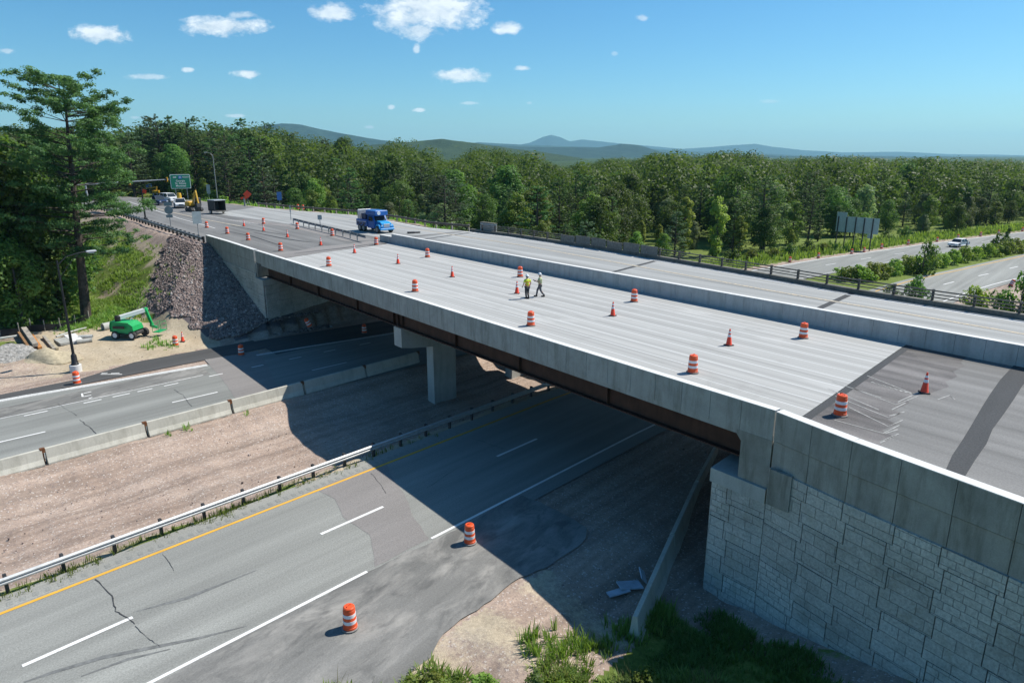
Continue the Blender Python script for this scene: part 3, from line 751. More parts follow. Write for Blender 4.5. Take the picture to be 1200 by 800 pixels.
for gb in (1.0, 4.3, 7.6, 10.9, 14.6):
    m_ = MB(); a0, a1 = 1.15, aend(gb) + .6
    abox(m_, a0, a1, gb - .02, gb + .02, 5.26, 6.38); abox(m_, a0, a1, gb - .27, gb + .27, 5.20, 5.257); abox(m_, a0, a1, gb - .27, gb + .27, 6.383, 6.43)
    if gb < 2:
        for a in (27.3, 27.9, 28.5, 8.6, 15, 21, 34, 41, 47): abox(m_, a, a + .03, gb - .2, gb - .022, 5.26, 6.38)
    local(m_.build('girder', 'weathering_steel', bridge))
# pier: hammerhead cap on two columns
pier = MB(); A0, A1 = 27.4, 28.4
prof = [(.75, 5.12), (.75, 3.8), (1.6, 3.62), (3.5, 3.35), (13.8, 3.35), (15.8, 3.7), (15.8, 5.12)]
vs = [AB(A0, b, z) for b, z in prof] + [AB(A1, b, z) for b, z in prof]; n = len(prof)
pier.add(vs, [tuple(range(n)), tuple(range(2 * n - 1, n - 1, -1))] + [(i, n + i, n + (i + 1) % n, (i + 1) % n) for i in range(n)])
local(pier.build('pier_cap', 'pier_concrete', bridge))
for b0 in (3.5, 11.6):
    m_ = MB(); abox(m_, A0 + .06, A1 - .06, b0, b0 + 2.1, -1.4, 3.352); local(m_.build('column', 'pier_concrete', bridge))
for gb in (1.0, 4.3, 7.6, 10.9, 14.6):
    m_ = MB(); abox(m_, 27.65, 28.15, gb - .2, gb + .2, 5.118, 5.198); local(m_.build('bearing', 'dark_steel', bridge))
# walls of interlocking stone-faced panels
def panel_wall(name, pts, zbot, ztop, parent, flip=1, W=1.5, seed=1, thick=.09):
    rr = random.Random(seed)
    bm = bmesh.new(); uvl = bm.loops.layers.uv.new('UVMap'); kd = bm.faces.layers.float.new('panel_kind')
    P2 = [Vector(xy(*p)) for p in pts]; acc = [0.0]
    for i in range(len(P2) - 1): acc.append(acc[-1] + (P2[i + 1] - P2[i]).length)
    def at_s(s):
        s = min(max(s, 0), acc[-1])
        for i in range(len(P2) - 1):
            if s <= acc[i + 1] + 1e-9: break
        d = (P2[i + 1] - P2[i]).normalized(); return P2[i] + d * (s - acc[i]), Vector((-d.y, d.x)) * flip
    def quad(vs, uvs, kind):
        f = bm.faces.new([bm.verts.new(v) for v in vs]); f[kd] = kind
        for l, u in zip(f.loops, uvs): l[uvl].uv = u
        return f
    def block(s0, s1, z0, z1, kind, ou):
        zb = max(float(zbot(s0)), float(zbot(s1))) if False else min(float(zbot(s0)), float(zbot(s1))); zt = min(float(ztop(s0)), float(ztop(s1)))
        s0 = max(s0, 0); s1 = min(s1, acc[-1]); z0 = max(z0, zb); z1 = min(z1, zt)
        if s1 - s0 < .03 or z1 - z0 < .03: return
        p0, n0 = at_s(s0); p1, n1 = at_s(s1)
        f0 = p0 + n0 * thick; f1 = p1 + n1 * thick; u0, u1 = s0 + ou[0], s1 + ou[0]; w0, w1 = z0 + ou[1], z1 + ou[1]
        A = [(p0.x, p0.y, z0), (p1.x, p1.y, z0), (p1.x, p1.y, z1), (p0.x, p0.y, z1)]; F = [(f0.x, f0.y, z0), (f1.x, f1.y, z0), (f1.x, f1.y, z1), (f0.x, f0.y, z1)]
        uv = [(u0, w0), (u1, w0), (u1, w1), (u0, w1)]
        fs = [(F, uv)] + [([A[i], A[(i + 1) % 4], F[(i + 1) % 4], F[i]], [uv[i], uv[(i + 1) % 4], uv[(i + 1) % 4], uv[i]]) for i in range(4)]
        for q_, u_ in fs: quad(q_, u_, kind)
    nc = int(acc[-1] / W) + 2; zmin = min(float(zbot(s)) for s in np.linspace(0, acc[-1], 20)); zmax = max(float(ztop(s)) for s in np.linspace(0, acc[-1], 20))
    H2 = .76; nl = int((zmax - zmin) / H2) + 3
    for i in range(nc):
        for m in range(-1, nl // 2 + 1):
            kind = rr.random(); ou = (rr.random() * 7, rr.random() * 7)
            for h in (0, 1):
                lv = 2 * m + h + (i % 2); z0 = zmin + lv * H2; e = .085
                s0 = i * W + e * (1 if (lv + i) % 2 else -1); s1 = (i + 1) * W + e * (1 if (lv + i + 1) % 2 else -1)
                block(s0 + .016 if i else .005, s1 - .016, z0 + (.014 if h == 0 else 0), z0 + H2 - (.014 if h == 1 else 0), .05 + .95 * kind, ou)
    # the dark backing seen in the joints
    for i in range(len(P2) - 1):
        a_, c_ = P2[i], P2[i + 1]; sa, sc = acc[i], acc[i + 1]
        quad([(a_.x, a_.y, float(zbot(sa)) - .3), (c_.x, c_.y, float(zbot(sc)) - .3), (c_.x, c_.y, float(ztop(sc))), (a_.x, a_.y, float(ztop(sa)))], [(0, 0)] * 4, 0.0)
    bmesh.ops.recalc_face_normals(bm, faces=bm.faces[:])
    me = bpy.data.meshes.new(name); bm.to_mesh(me); bm.free()
    return local(link(name, me, 'ashlar_panel', parent)) if parent is not None else link(name, me, 'ashlar_panel')
# near abutment of the bridge
NA = 2.25
nab = bridge
panel_wall('abutment_wall', [(NA, .02), (NA, 29)], lambda s: -1.0, lambda s: 4.2, nab, 1, seed=3)
panel_wall('abutment_wall', [(0, .0), (NA, .0)], lambda s: -1.0, lambda s: 4.2, nab, 1, seed=5)
m_ = MB(); abox(m_, .04, NA + .12, -.12, 29, 4.19, 4.75); local(m_.build('abutment_cap', 'pier_concrete', nab))
m_ = MB(); abox(m_, .3, .55, .36, 28.5, 4.2, 6.40); local(m_.build('back_wall', 'dirty_concrete', nab))
m_ = MB()
q = [(0.03, 4.76), (1.25, 4.76), (1.25, 6.20), (1.45, 6.42), (1.45, 6.598), (0.03, 6.598)]
vs = [AB(a, -.005, z) for a, z in q] + [AB(a, .33, z) for a, z in q]; n = len(q)
m_.add(vs, [tuple(range(n)), tuple(range(2 * n - 1, n - 1, -1))] + [(i, n + i, n + (i + 1) % n, (i + 1) % n) for i in range(n)])
local(m_.build('end_block', 'dirty_concrete', nab))
# far abutment of the bridge
FA = 51.8
panel_wall('abutment_wall', [(FA, .1), (FA + 2.8, 16.5), (FA + 4.5, 30)], lambda s: .6, lambda s: 4.55, bridge, -1, seed=8)
panel_wall('abutment_wall', [(FA, .05), (53.6, .05)], lambda s: .6 + s * .4, lambda s: 4.55, bridge, 1, seed=9)
m_ = MB(); q = [xy(FA - .12, -.08), xy(53.6, -.08), xy(56, 16.5), xy(FA + 2.7, 16.5)]; m_.prism(q[::-1], 4.56, 5.12); local(m_.build('abutment_cap', 'pier_concrete', bridge))
m_ = MB(); q = [xy(53.3, .1), xy(53.65, .1), xy(56.2, 16.5), xy(55.8, 16.5)]; m_.prism(q[::-1], 5.13, 6.42); local(m_.build('back_wall', 'dirty_concrete', bridge))
# near retaining wall carrying the approach
RW = [(-.03, 0), (-2.83, -.48), (-7.35, -1.02), (-17, -2.2)]
rw = empty('retaining_wall', AB(-4, -.6, 0), 0, 'tall retaining wall of interlocking grey stone panels standing beside the grass', 'wall')
panel_wall('stone_panels', RW, lambda s: -.75 + .22 * max(0, s - 1.2) - .35, lambda s: 5.62, rw, -1, seed=21)
m_ = MB(); parapet_run(m_, None, [(a, b - .02) for a, b in RW], 5.62, 6.66, 1.42, .02, .32); local(m_.build('smooth_band', 'stained_concrete', rw))
m_, t_ = MB(), MB(); parapet_run(m_, t_, [(a, b - .07) for a, b in RW], 6.662, ZP, 1.36, .018, .36); local(m_.build('parapet', 'stained_concrete', rw)); local(t_.build('parapet_sunlit_top', 'pale_sunlit_concrete', rw))
m_ = MB(); abox(m_, -.95, -.12, -.33, -.18, 4.35, 5.70); local(m_.build('cover_slab', 'dirty_concrete', rw))
# far retaining wall
FW = [(53.62, .05), (62, .15), (69.3, .05)]
fw = empty('retaining_wall', AB(60, 0, 3), 0, 'retaining wall of grey panels rising out of the dark rock slope', 'wall')
panel_wall('stone_panels', FW, lambda s: 1.5 + s * .33, lambda s: 5.5, fw, 1, seed=31)
m_ = MB(); parapet_run(m_, None, [(a, b - .03) for a, b in FW], 5.5, 6.62, 2.7, .02, .3); local(m_.build('smooth_band', 'parapet_concrete', fw))
m_, t_ = MB(), MB(); parapet_run(m_, t_, [(a, b - .06) for a, b in FW], 6.622, ZP, 2.7, .018, .36); local(m_.build('parapet', 'parapet_concrete', fw)); local(t_.build('parapet_sunlit_top', 'pale_sunlit_concrete', fw))
# barrier between the two decks
mbar = empty('median_barrier', AB(26, 16.7, ZD), 0, 'long plain concrete barrier wall dividing the new deck from the old deck', 'barrier')
m_, t_ = MB(), MB(); parapet_run(m_, t_, [(-18, 16.55), (54.5, 16.55)], 6.70, ZP + .06, 1.31, .014, .36); parapet_run(m_, t_, [(54.5, 16.55), (57.2, 16.5)], 6.70, ZP - .25, 1.3, .014, .36)
local(m_.build('panels', 'barrier_concrete', mbar)); local(t_.build('cap', 'pale_sunlit_concrete', mbar))  # cap: barrier top coloured lighter, standing in for sun on it

# ---------------------------------------------------------------- the old bridge beyond
ob = empty('old_bridge', AB(26, 23, 0), 0, 'older bridge with worn concrete deck and open railing behind the barrier wall', 'bridge')
aa = list(np.arange(-16, 57, 2.0)) + [57.0]
pl = [xy(a, 18.5) for a in aa] + [xy(a, float(b_far(a)) + .35) for a in aa[::-1]]
ar = sum(pl[i][0] * pl[(i + 1) % len(pl)][1] - pl[(i + 1) % len(pl)][0] * pl[i][1] for i in range(len(pl)))
m_ = MB(); m_.prism(pl if ar > 0 else pl[::-1], 6.35, 6.78); local(m_.build('deck_slab', 'old_kerb', ob))
local(sheet('deck_surface', [xy(a, 18.9) for a in aa] + [xy(a, float(b_far(a))) for a in aa[::-1]], ZD, 'worn_concrete', None, ob))
m_ = MB(); ribbon(m_, [xy(a, 18.48) for a in aa], [xy(a, 18.88) for a in aa], 6.95); 
for i in range(len(aa) - 1): abox(m_, aa[i], aa[i + 1] - .002, 18.48, 18.88, 6.78, 6.948)
local(m_.build('inner_kerb', 'parapet_concrete', ob))
m_ = MB()
for i in range(len(aa) - 1):
    q = [xy(aa[i], float(b_far(aa[i]))), xy(aa[i + 1], float(b_far(aa[i + 1]))), xy(aa[i + 1], float(b_far(aa[i + 1])) + .42), xy(aa[i], float(b_far(aa[i])) + .42)]
    m_.prism(q[::-1], 6.6, 7.12)
local(m_.build('kerb', 'old_kerb', ob))
for gb in (19.6, 23, 26):
    m_ = MB(); abox(m_, 1.2, 55, gb - .02, gb + .02, 5.2, 6.3); abox(m_, 1.2, 55, gb - .2, gb + .2, 5.14, 5.197); abox(m_, 1.2, 55, gb - .2, gb + .2, 6.303, 6.348); local(m_.build('girder', 'weathering_steel', ob))
m_ = MB(); abox(m_, 27.6, 28.5, 19, 28.5, 4.3, 5.12); local(m_.build('pier_cap', 'pier_concrete', ob))
for b0 in (19.5, 23.4, 27.2):
    m_ = MB(); abox(m_, 27.7, 28.4, b0, b0 + .7, -1.3, 4.302); local(m_.build('column', 'pier_concrete', ob))
q = P(567, 273, ZD); gb_ = empty('concrete_block', (q.x, q.y, ZD), ANG_B, 'grey block standing at the left end of the old bridge railing', 'block')
m_ = MB(); m_.cbox((0, -.75, .62), (3.0, .5, 1.15), .06); m_.build('block', 'barrier_concrete', gb_)
m_ = MB(); m_.cbox((0, -.75, 1.22), (3.1, .56, .09), .03); m_.build('cap', 'old_kerb', gb_)
pa = np.arange(-13, 56.5, 2.42); posts = []
for a in pa:
    b = float(b_far(a)) + .21; m_ = MB(); abox(m_, a - .07, a + .07, b - .1, b + .1, 7.118, 7.86); posts.append(local(m_.build('railing_post', 'dark_steel', ob)))
for zz, r_ in ((7.36, .04), (7.57, .04), (7.79, .05)):
    m_ = MB(); m_.tube([AB(a, float(b_far(a)) + .08, zz) for a in np.arange(-15, 57, 2)], r_, 6); local(m_.build('rail', 'rusty_rail', ob))
for i, a in enumerate(pa[:-1]):
    if 24.0 < a < 38.5:
        m_ = MB(); a1 = a + 2.3; a = a + .12; b0_, b1_ = float(b_far(a)), float(b_far(a1)); z1 = 7.96 if i % 3 else 7.82
        q = [xy(a, b0_ - .03), xy(a1, b1_ - .03), xy(a1, b1_ + .02), xy(a, b0_ + .02)]; m_.prism(q[::-1], 7.13, z1); local(m_.build('plywood_screen', 'plywood', ob))
for x0, y0, x1, y1 in [(725, 318.5, 771, 305), (962, 361, 1000, 343), (514, 279, 565, 270.5)]:
    a0_, b0_ = Pab(x0, y0, ZD); a1_, b1_ = Pab(x1, y1, ZD)
    local(sheet('expansion_joint', [xy(a0_ - .22, 18.9), xy(a0_ + .22, 18.9), xy(a1_ + .22, b1_ - .1), xy(a1_ - .22, b1_ - .1)], ZD + .006, 'joint_asphalt', None, ob))
# ---------------------------------------------------------------- guardrails
def wbeam(mb, pts, side, z, h=.31):
    """corrugated rail swept along xy points; side +1/-1 says which way its face looks"""
    prof = [(0, 0), (.075, .06), (.075, .11), (.012, .155), (.075, .20), (.075, .25), (0, h)]
    n = len(prof); vs = []
    for i, p in enumerate(pts):
        a = Vector(pts[max(i - 1, 0)]); b = Vector(pts[min(i + 1, len(pts) - 1)]); d = (b - a).normalized(); nn = Vector((-d.y, d.x)) * side
        zz = z[i] if isinstance(z, (list, tuple)) else z
        vs += [(p[0] + nn.x * q, p[1] + nn.y * q, zz + h_) for q, h_ in prof] + [(p[0] + nn.x * (q - .012), p[1] + nn.y * (q - .012), zz + h_) for q, h_ in prof]
    fs = []
    for i in range(len(pts) - 1):
        o = i * 2 * n; o2 = o + 2 * n
        for k in range(n - 1):
            fs.append((o + k, o + k + 1, o2 + k + 1, o2 + k)); fs.append((o + n + k, o2 + n + k, o2 + n + k + 1, o + n + k + 1))
        fs.append((o + n - 1, o + 2 * n - 1, o2 + 2 * n - 1, o2 + n - 1)); fs.append((o, o2, o2 + n, o + n))
    mb.add(vs, fs)
def guardrail(pts, side, z0, label, m, pm, step=1.905, post_off=.22, post=(.12, .15), top=.80, blocks=True):
    """pts: xy points; z0 ground level"""
    root = empty('guardrail', (pts[0][0], pts[0][1], z0), 0, label, 'guardrail')
    mb = MB(); wbeam(mb, pts, side, z0 + top - .31); local(mb.build('rail', m, root, True))
    P2 = [Vector(p) for p in pts]; acc = 0; nxt = .4; first = None
    for i in range(len(P2) - 1):
        d = P2[i + 1] - P2[i]; L = d.length; d.normalize(); nn = Vector((-d.y, d.x)) * side
        while nxt <= acc + L:
            c = P2[i] + d * (nxt - acc); q = c - nn * post_off; rot = Matrix.Rotation(math.atan2(d.y, d.x), 3, 'Z')
            mb = MB(); mb.box((q.x, q.y, z0 + (top + .02) / 2 - .2), (post[0], post[1], top + .42), rot)
            k = c - nn * (post_off / 2 + .005)
            mb.box((k.x, k.y, z0 + top - .17), (post[0] * .8, post_off - post[1] / 2 - .02, .34), rot)
            local(mb.build('post', pm, root)); nxt += step
        acc += L
    return root
def gr_a(b): return 21.45 + 16.4 - float(aR(b))
guardrail([xy(gr_a(b), b) for b in np.arange(-34, 30, 2.0)], -1, -.08, 'bright galvanized guardrail along the gravel median of the lower highway', 'galvanized', 'dark_steel', 1.905)
guardrail([xy(a, interp(a, [68, 123, 150], [-.35, -.8, -2.2])) for a in np.arange(69.6, 136, 2.2)], 1, 6.72, 'dark backed guardrail along the top of the grass embankment', 'dull_galvanized', 'black_metal', 1.905, .26, (.2, .2))
guardrail([tuple(P(x, y, 7.3)[:2]) for x, y in [(344, 258), (365, 263.5), (385, 268), (410, 274), (428, 279)]], 1, ZD, 'short guardrail leading up to the end of the concrete barrier wall', 'dull_galvanized', 'dull_galvanized', 2.4, .16, (.09, .1))
guardrail([xy(a, float(b_far(a)) + .9) for a in np.arange(58, 122, 2.5)], 1, 6.72, 'weathered guardrail along the far carriageway in front of the woods', 'rusty_rail', 'wood_grey', 3.1, .24, (.18, .2))

# ---------------------------------------------------------------- concrete road barriers, each segment a thing
def jersey(L, w_=.6, h=.82, m='jersey_concrete'):
    mb = MB(); pr = [(-w_ / 2, 0), (w_ / 2, 0), (w_ / 2, .09), (w_ * .29, .34), (w_ * .15, h - .02), (w_ * .12, h), (-w_ * .12, h), (-w_ * .15, h - .02), (-w_ * .29, .34), (-w_ / 2, .09)]
    n = len(pr); vs = [(-L / 2, p[0], p[1]) for p in pr] + [(L / 2, p[0], p[1]) for p in pr]
    mb.add(vs, [tuple(range(n)), tuple(range(2 * n - 1, n - 1, -1))] + [(i, n + i, n + (i + 1) % n, (i + 1) % n) for i in range(n)])
    return mb
def place_jersey(p0, p1, z, label, m, joint, group, h=.82):
    p0, p1 = Vector(p0), Vector(p1); d = p1 - p0; c = (p0 + p1) / 2
    root = empty('road_barrier', (c.x, c.y, z), math.atan2(d.y, d.x), label, 'barrier', group)
    jersey(d.length - .12, .6, h).build('body', m, root)
    if joint:
        mb = MB(); mb.box((d.length / 2 - .02, 0, h - .10), (.24, .20, .26)); mb.box((d.length / 2, 0, .36), (.05, .1, .7)); mb.build('connector', 'rust', root)
    return root
JL = {-3: 'pale concrete road barrier at the left end of the row beside the median gravel', -2: 'pale concrete road barrier second from the left in the median row',
      -1: 'pale sunlit concrete road barrier facing the two long lane dashes', 0: 'concrete road barrier with the edge of the bridge shadow falling across it', 1: 'shaded concrete road barrier directly left of the pier cap',
      2: 'shaded concrete road barrier behind the first bridge column', 3: 'shaded concrete road barrier under the bridge girders past the column'}
for k in range(-3, 4):
    b0 = -9.3 + 5.25 * k - 2.6
    place_jersey(xy(34.1, b0 - 2.6), xy(34.1, b0 + 2.6), -.06, JL[k], 'jersey_concrete', True, 'concrete barriers beside the far carriageway', .9)
nj = [P(742, 752, -.6), P(786, 650, -.6), P(815, 585, -.6), P(838, 540, -.6)]
for k, lab in enumerate(['grey concrete barrier at the edge of the shaded grass, nearest the weeds', 'grey concrete barrier leading under the bridge beside the stone abutment', 'dark concrete barrier deep under the bridge beside the abutment cap']):
    place_jersey(nj[k][:2], nj[k + 1][:2], -.62, lab, 'jersey_concrete', False, 'concrete barriers in front of the abutment', 1.05)

# ---------------------------------------------------------------- traffic drums and cones
def make_drum():
    r = empty('traffic_drum', (0, 0, 0), 0, 'drum', 'traffic drum')
    mb = MB(); mb.lathe([(.33, 0), (.345, .02), (.345, .055), (.30, .07)], 20); mb.build('base', 'grey_rubber', r, True)
    mb = MB(); mb.lathe([(.285, .06), (.285, .15), (.272, .16), (.268, .30), (.262, .305), (.262, .44), (.258, .445), (.256, .58), (.248, .585), (.247, .73), (.241, .735), (.238, .88), (.232, .885), (.225, .98), (.19, 1.015), (.0, 1.02)], 24); mb.build('body', 'drum_orange', r, True)
    for z0, z1, r0, r1 in ((.305, .45, .2665, .2655), (.59, .735, .2525, .2515)):
        mb = MB(); mb.lathe([(r0 - .02, z0), (r0, z0 + .002), (r1, z1 - .002), (r1 - .02, z1)], 24); mb.build('band', 'drum_white', r, True)
    mb = MB(); mb.tube([(-.12, 0, 1.0), (-.1, 0, 1.055), (-.04, 0, 1.075), (.04, 0, 1.075), (.1, 0, 1.055), (.12, 0, 1.0)], .02, 6); mb.build('handle', 'drum_orange', r)
    return r
def make_cone():
    r = empty('traffic_cone', (0, 0, 0), 0, 'cone', 'traffic cone')
    mb = MB(); mb.cbox((0, 0, .025), (.40, .40, .05), .02); mb.build('base', 'rubber', r)
    mb = MB(); mb.lathe([(.165, .045), (.15, .07), (.035, .86), (.03, .88), (0, .885)], 18); mb.build('body', 'cone_orange', r, True)
    f = lambda z: .15 + (.035 - .15) * (z - .07) / .79
    for z0, z1 in ((.46, .59), (.66, .76)):
        mb = MB(); mb.lathe([(f(z0) - .01, z0), (f(z0) + .004, z0 + .001), (f(z1) + .004, z1 - .001), (f(z1) - .01, z1)], 18); mb.build('band', 'drum_white', r, True)
    return r
drum0 = make_drum(); cone0 = make_cone(); used = {'d': False, 'c': False}
def put(kind, px, py, z, label, group, tilt=None, s=1.0, ground=False):
    src = drum0 if kind == 'd' else cone0
    o = copy_tree(src) if used[kind] else src; used[kind] = True
    p = P(px, py, z)
    if isinstance(ground, tuple):
        p = AB(ground[0], ground[1]); p.z = tz(p.x, p.y) + .05
    elif ground:
        for _ in range(4): z = tz(p.x, p.y) + .03; p = P(px, py, z)
    s *= .82 if kind == 'd' else 1.0
    o.location = p; o.scale = (s, s, s); o.rotation_euler = (0, 0, random.uniform(0, 6.28)) if tilt is None else tilt
    o['label'] = label; o['group'] = group; o['category'] = 'traffic drum' if kind == 'd' else 'traffic cone'
G1 = 'orange and white drums on the bridge deck and approach'
for px, py, lab in [
    (984, 486.5, 'striped drum on the dark raw pavement just past the end of the pale deck'),
    (811.5, 436.5, 'striped drum on pale deck close behind the near parapet, left of the dark raw pavement'),
    (941, 396, 'striped drum at the foot of the barrier wall near the end of the pale deck'),
    (743, 353.5, 'striped drum near the barrier wall, right of the two workers'),
    (622, 381.5, 'striped drum near the parapet, directly below the two workers'),
    (609.5, 324.5, 'striped drum between the yellow vested worker and the barrier wall'),
    (486.5, 341.5, 'striped drum by the parapet above the pier cap'),
    (385.5, 312, 'striped drum at the start of the pale deck beside the near parapet'),
    (501, 301.5, 'striped drum near the barrier wall, right of and below the blue truck'),
    (441, 287, 'striped drum at the end of the barrier wall, directly below the blue truck'),
    (389.5, 276.5, 'striped drum in front of the short guardrail, left of the blue truck'),
    (348.5, 268.5, 'striped drum by the thin sign post where the short guardrail begins'),
    (329, 294, 'striped drum on grey approach pavement above the far abutment recess'),
    (291, 281.5, 'striped drum on the approach beside the far end of the parapet'),
    (266.5, 274, 'striped drum just past the parapet end, second from the grey square sign back'),
    (242.5, 267, 'striped drum directly beside the grey square sign back'),
    (309, 262.5, 'striped drum at the end of the yellow line, right of the trailer')]:
    put('d', px, py, ZD, lab, G1)
G2 = 'orange cones in a row along the bridge'
for px, py, lab in [
    (1083, 460, 'orange cone on the grey pavement between chalk marks and dark joint strip'),
    (854, 404.5, 'orange cone on the pale deck, closest to the dark raw pavement'),
    (718, 370, 'orange cone on the deck between two drums right of the workers'),
    (605.8, 343.8, 'orange cone beside the worker in the yellow vest'),
    (530, 324.5, 'orange cone in mid deck, first one left of the workers'),
    (466.5, 309, 'orange cone on the deck, second one left of the workers'),
    (415.5, 296.5, 'orange cone where the pale deck meets the grey approach'),
    (376, 287.5, 'orange cone on grey pavement beyond the pale deck, between two drums'),
    (337, 278, 'orange cone on grey pavement left of the short guardrail'),
    (309, 270.5, 'orange cone directly in front of a drum near the yellow line end'),
    (286, 265, 'small orange cone standing at the very end of the yellow line')]:
    put('c', px, py, ZD, lab, G2)
G3 = 'drums along the lower highway'
put('d', 410.5, 735.5, .01, 'striped drum standing on the grey shoulder in full sun, nearest the camera', G3, s=1.1)
put('d', 550.5, 635.5, .01, 'striped drum at the edge of the bridge shadow by the white line', G3, s=1.08)
put('d', 90.5, 449.3, .01, 'striped drum in front of the black lamp post base', G3, s=1.1)
put('d', 283, 416, .01, 'striped drum on the dark shoulder beside the shadow of the far abutment', G3, s=1.08)
put('d', 214.5, 407, .3, 'striped drum half hidden in a weed patch beside a small cone', G3, s=1.05, ground=(53.3, -8.1))
put('d', 363.5, 382.5, .3, 'shaded drum leaning against the rubble at the foot of the far abutment', G3, tilt=(.1, -.42, .3), ground=True)
put('d', 427, 390, .01, 'shaded drum standing upright under the bridge beside the far lanes', G3)
put('c', 225, 401.5, .3, 'orange cone on bare dirt beside the half hidden drum', G2, s=1.0, ground=(54.0, -7.3))
G4 = 'drums along the far side of the freeway'
for k, (px, py, lab) in enumerate([(925.5, 307, 'distant drum nearest the bridge railing on the freeway shoulder'), (959, 302, 'distant drum on freeway shoulder, left of the large sign backs'), (998, 297.5, 'distant drum under the middle of the large sign backs'),
    (1012.5, 295.5, 'distant drum under the right half of the large sign backs'), (1033, 291, 'distant drum just right of the large sign backs'), (1064, 286.5, 'distant drum behind the round median bush'),
    (1098, 283, 'distant drum left of the white car, farther off'), (1122.5, 279.5, 'distant drum directly behind the white car'), (1149, 276.5, 'distant drum first to the right of the white car'), (1170, 274.3, 'distant drum second to the right of the white car'), (1198, 271, 'distant drum at the right edge of the photo beyond the freeway')]):
    put('d', px, py, .01, lab, G4)
put('d', 1184, 335.5, .01, 'knocked over drum leaning on gravel beside the nearer freeway lanes', G4, tilt=(0, .5, .4), s=1.1)
put('d', 349.3, 245, ZD, 'distant drum by the far guardrail, left one of a pair', 'pair of drums by the far guardrail')
put('d', 355.2, 245.6, ZD, 'distant drum by the far guardrail, right one of a pair', 'pair of drums by the far guardrail')
put('d', 175.3, 224.3, ZD, 'distant drum below the blue road sign, left one of two', 'drums below the blue sign'); put('d', 178.8, 224.8, ZD, 'distant drum below the blue road sign, right one of two', 'drums below the blue sign')

# ---------------------------------------------------------------- lamp posts and signs
def lamp_post(px, py, z, h, label, arm, m, base, cob=True, r=.11):
    p = P(px, py, z); o = empty('lamp_post', p, 0, label, 'lamp post')
    mb = MB(); mb.cyl((0, 0, .3), (0, 0, h), r, r * .6, 12); mb.build('pole', m, o, True)
    if base:
        mb = MB(); mb.lathe([(.42, -.6), (.42, .18), (.40, .2)], 18); mb.build('footing', 'pale_sunlit_concrete', o, True)
        mb = MB(); mb.lathe([(.26, .2), (.27, .32), (.22, .38), (.20, .95), (.14, 1.05), (.12, 1.1)], 14); mb.build('pole_base', m, o, True)
    dx, dy, dz = arm
    mb = MB(); mb.tube([(0, 0, h - .35), (dx * .3, dy * .3, h + dz * .45), (dx * .7, dy * .7, h + dz * .9), (dx, dy, h + dz)], r * .38, 8)
    if cob: mb.tube([(0, 0, h - 1.3), (dx * .45, dy * .45, h - .35 + dz * .4), (dx * .75, dy * .75, h + dz * .82)], r * .25, 6)
    mb.build('arm', m, o, True)
    mb = MB(); d = Vector((dx, dy, 0)).normalized(); rot = Matrix.Rotation(math.atan2(d.y, d.x), 3, 'Z')
    c = Vector((dx, dy, h + dz)) + d * .3; mb.cbox(c, (.75, .3, .16), .06, rot); mb.build('lamp_head', 'silver_paint' if cob else m, o)
    mb = MB(); mb.cbox(c - Vector((0, 0, .1)), (.4, .22, .06), .02, rot); mb.build('lens', 'headlight_clear', o)
    return o
lamp_post(88.5, 430, .35, 8.35, 'black lamp post with one raised arm standing behind a striped drum', (1.35, 1.6, .45), 'black_metal', True)
lamp_post(255, 234, 6.8, 9.6, 'tall grey lamp post with curled head in front of the dark pines', (-1.3, .2, .5), 'dull_galvanized', False, False)
lamp_post(309.5, 234, 6.6, 3.6, 'short thin lamp post by the far guardrail left of the blue sign', (-.3, .2, .25), 'wood_brown', False, False, .09)
o = empty('marker_post', P(171, 259.5, ZD), 0, 'black post with a small orange flag behind the embankment guardrail', 'post')
mb = MB(); mb.cyl((0, 0, -.6), (-.02, 0, 4.9), .13, .10, 10); mb.build('pole', 'black_metal', o, True)
mb = MB(); mb.lathe([(.3, 0), (.3, .5), (.16, .62)], 10); mb.build('pole_base', 'black_metal', o, True)
mb = MB(); mb.box((.38, -.02, 4.35), (.55, .03, .5), Matrix.Rotation(.3, 3, 'Y')); mb.build('flag', 'sign_orange', o)
def face_cam(p): return math.atan2(-p.x, p.y) * 1.0
def board(mb, w_, h, z, y=0, r=.06, t=.03):
    """upright panel w_ x h with rounded corners, front towards -y, its lower edge at z"""
    pts = []
    for cx, cz, a0 in ((w_ / 2 - r, z + h - r, 0), (-w_ / 2 + r, z + h - r, 90), (-w_ / 2 + r, z + r, 180), (w_ / 2 - r, z + r, 270)):
        for k in range(4): a = R(a0 + k * 30); pts.append((cx + r * math.cos(a), cz + r * math.sin(a)))
    n = len(pts); vs = [(p[0], y - t / 2, p[1]) for p in pts] + [(p[0], y + t / 2, p[1]) for p in pts]
    mb.add(vs, [tuple(range(n - 1, -1, -1)), tuple(range(n, 2 * n))] + [(i, (i + 1) % n, n + (i + 1) % n, n + i) for i in range(n)]); return mb
def letters(txt, size, x, z, y, m, parent, name='lettering', align='CENTER'):
    cu_ = bpy.data.curves.new(name, 'FONT'); cu_.body = txt; cu_.size = size; cu_.align_x = align; cu_.align_y = 'CENTER'; cu_.extrude = .006; cu_.offset = size * .012
    o = bpy.data.objects.new(name, cu_); col.objects.link(o); o.location = (x, y, z); o.rotation_euler = (R(90), 0, 0)
    dg = bpy.context.evaluated_depsgraph_get(); me = bpy.data.meshes.new_from_object(o.evaluated_get(dg)); bpy.data.objects.remove(o); bpy.data.curves.remove(cu_)
    me.materials.clear(); ob_ = link(name, me, m, parent); ob_.location = (x, y, z); ob_.rotation_euler = (R(90), 0, 0); return ob_
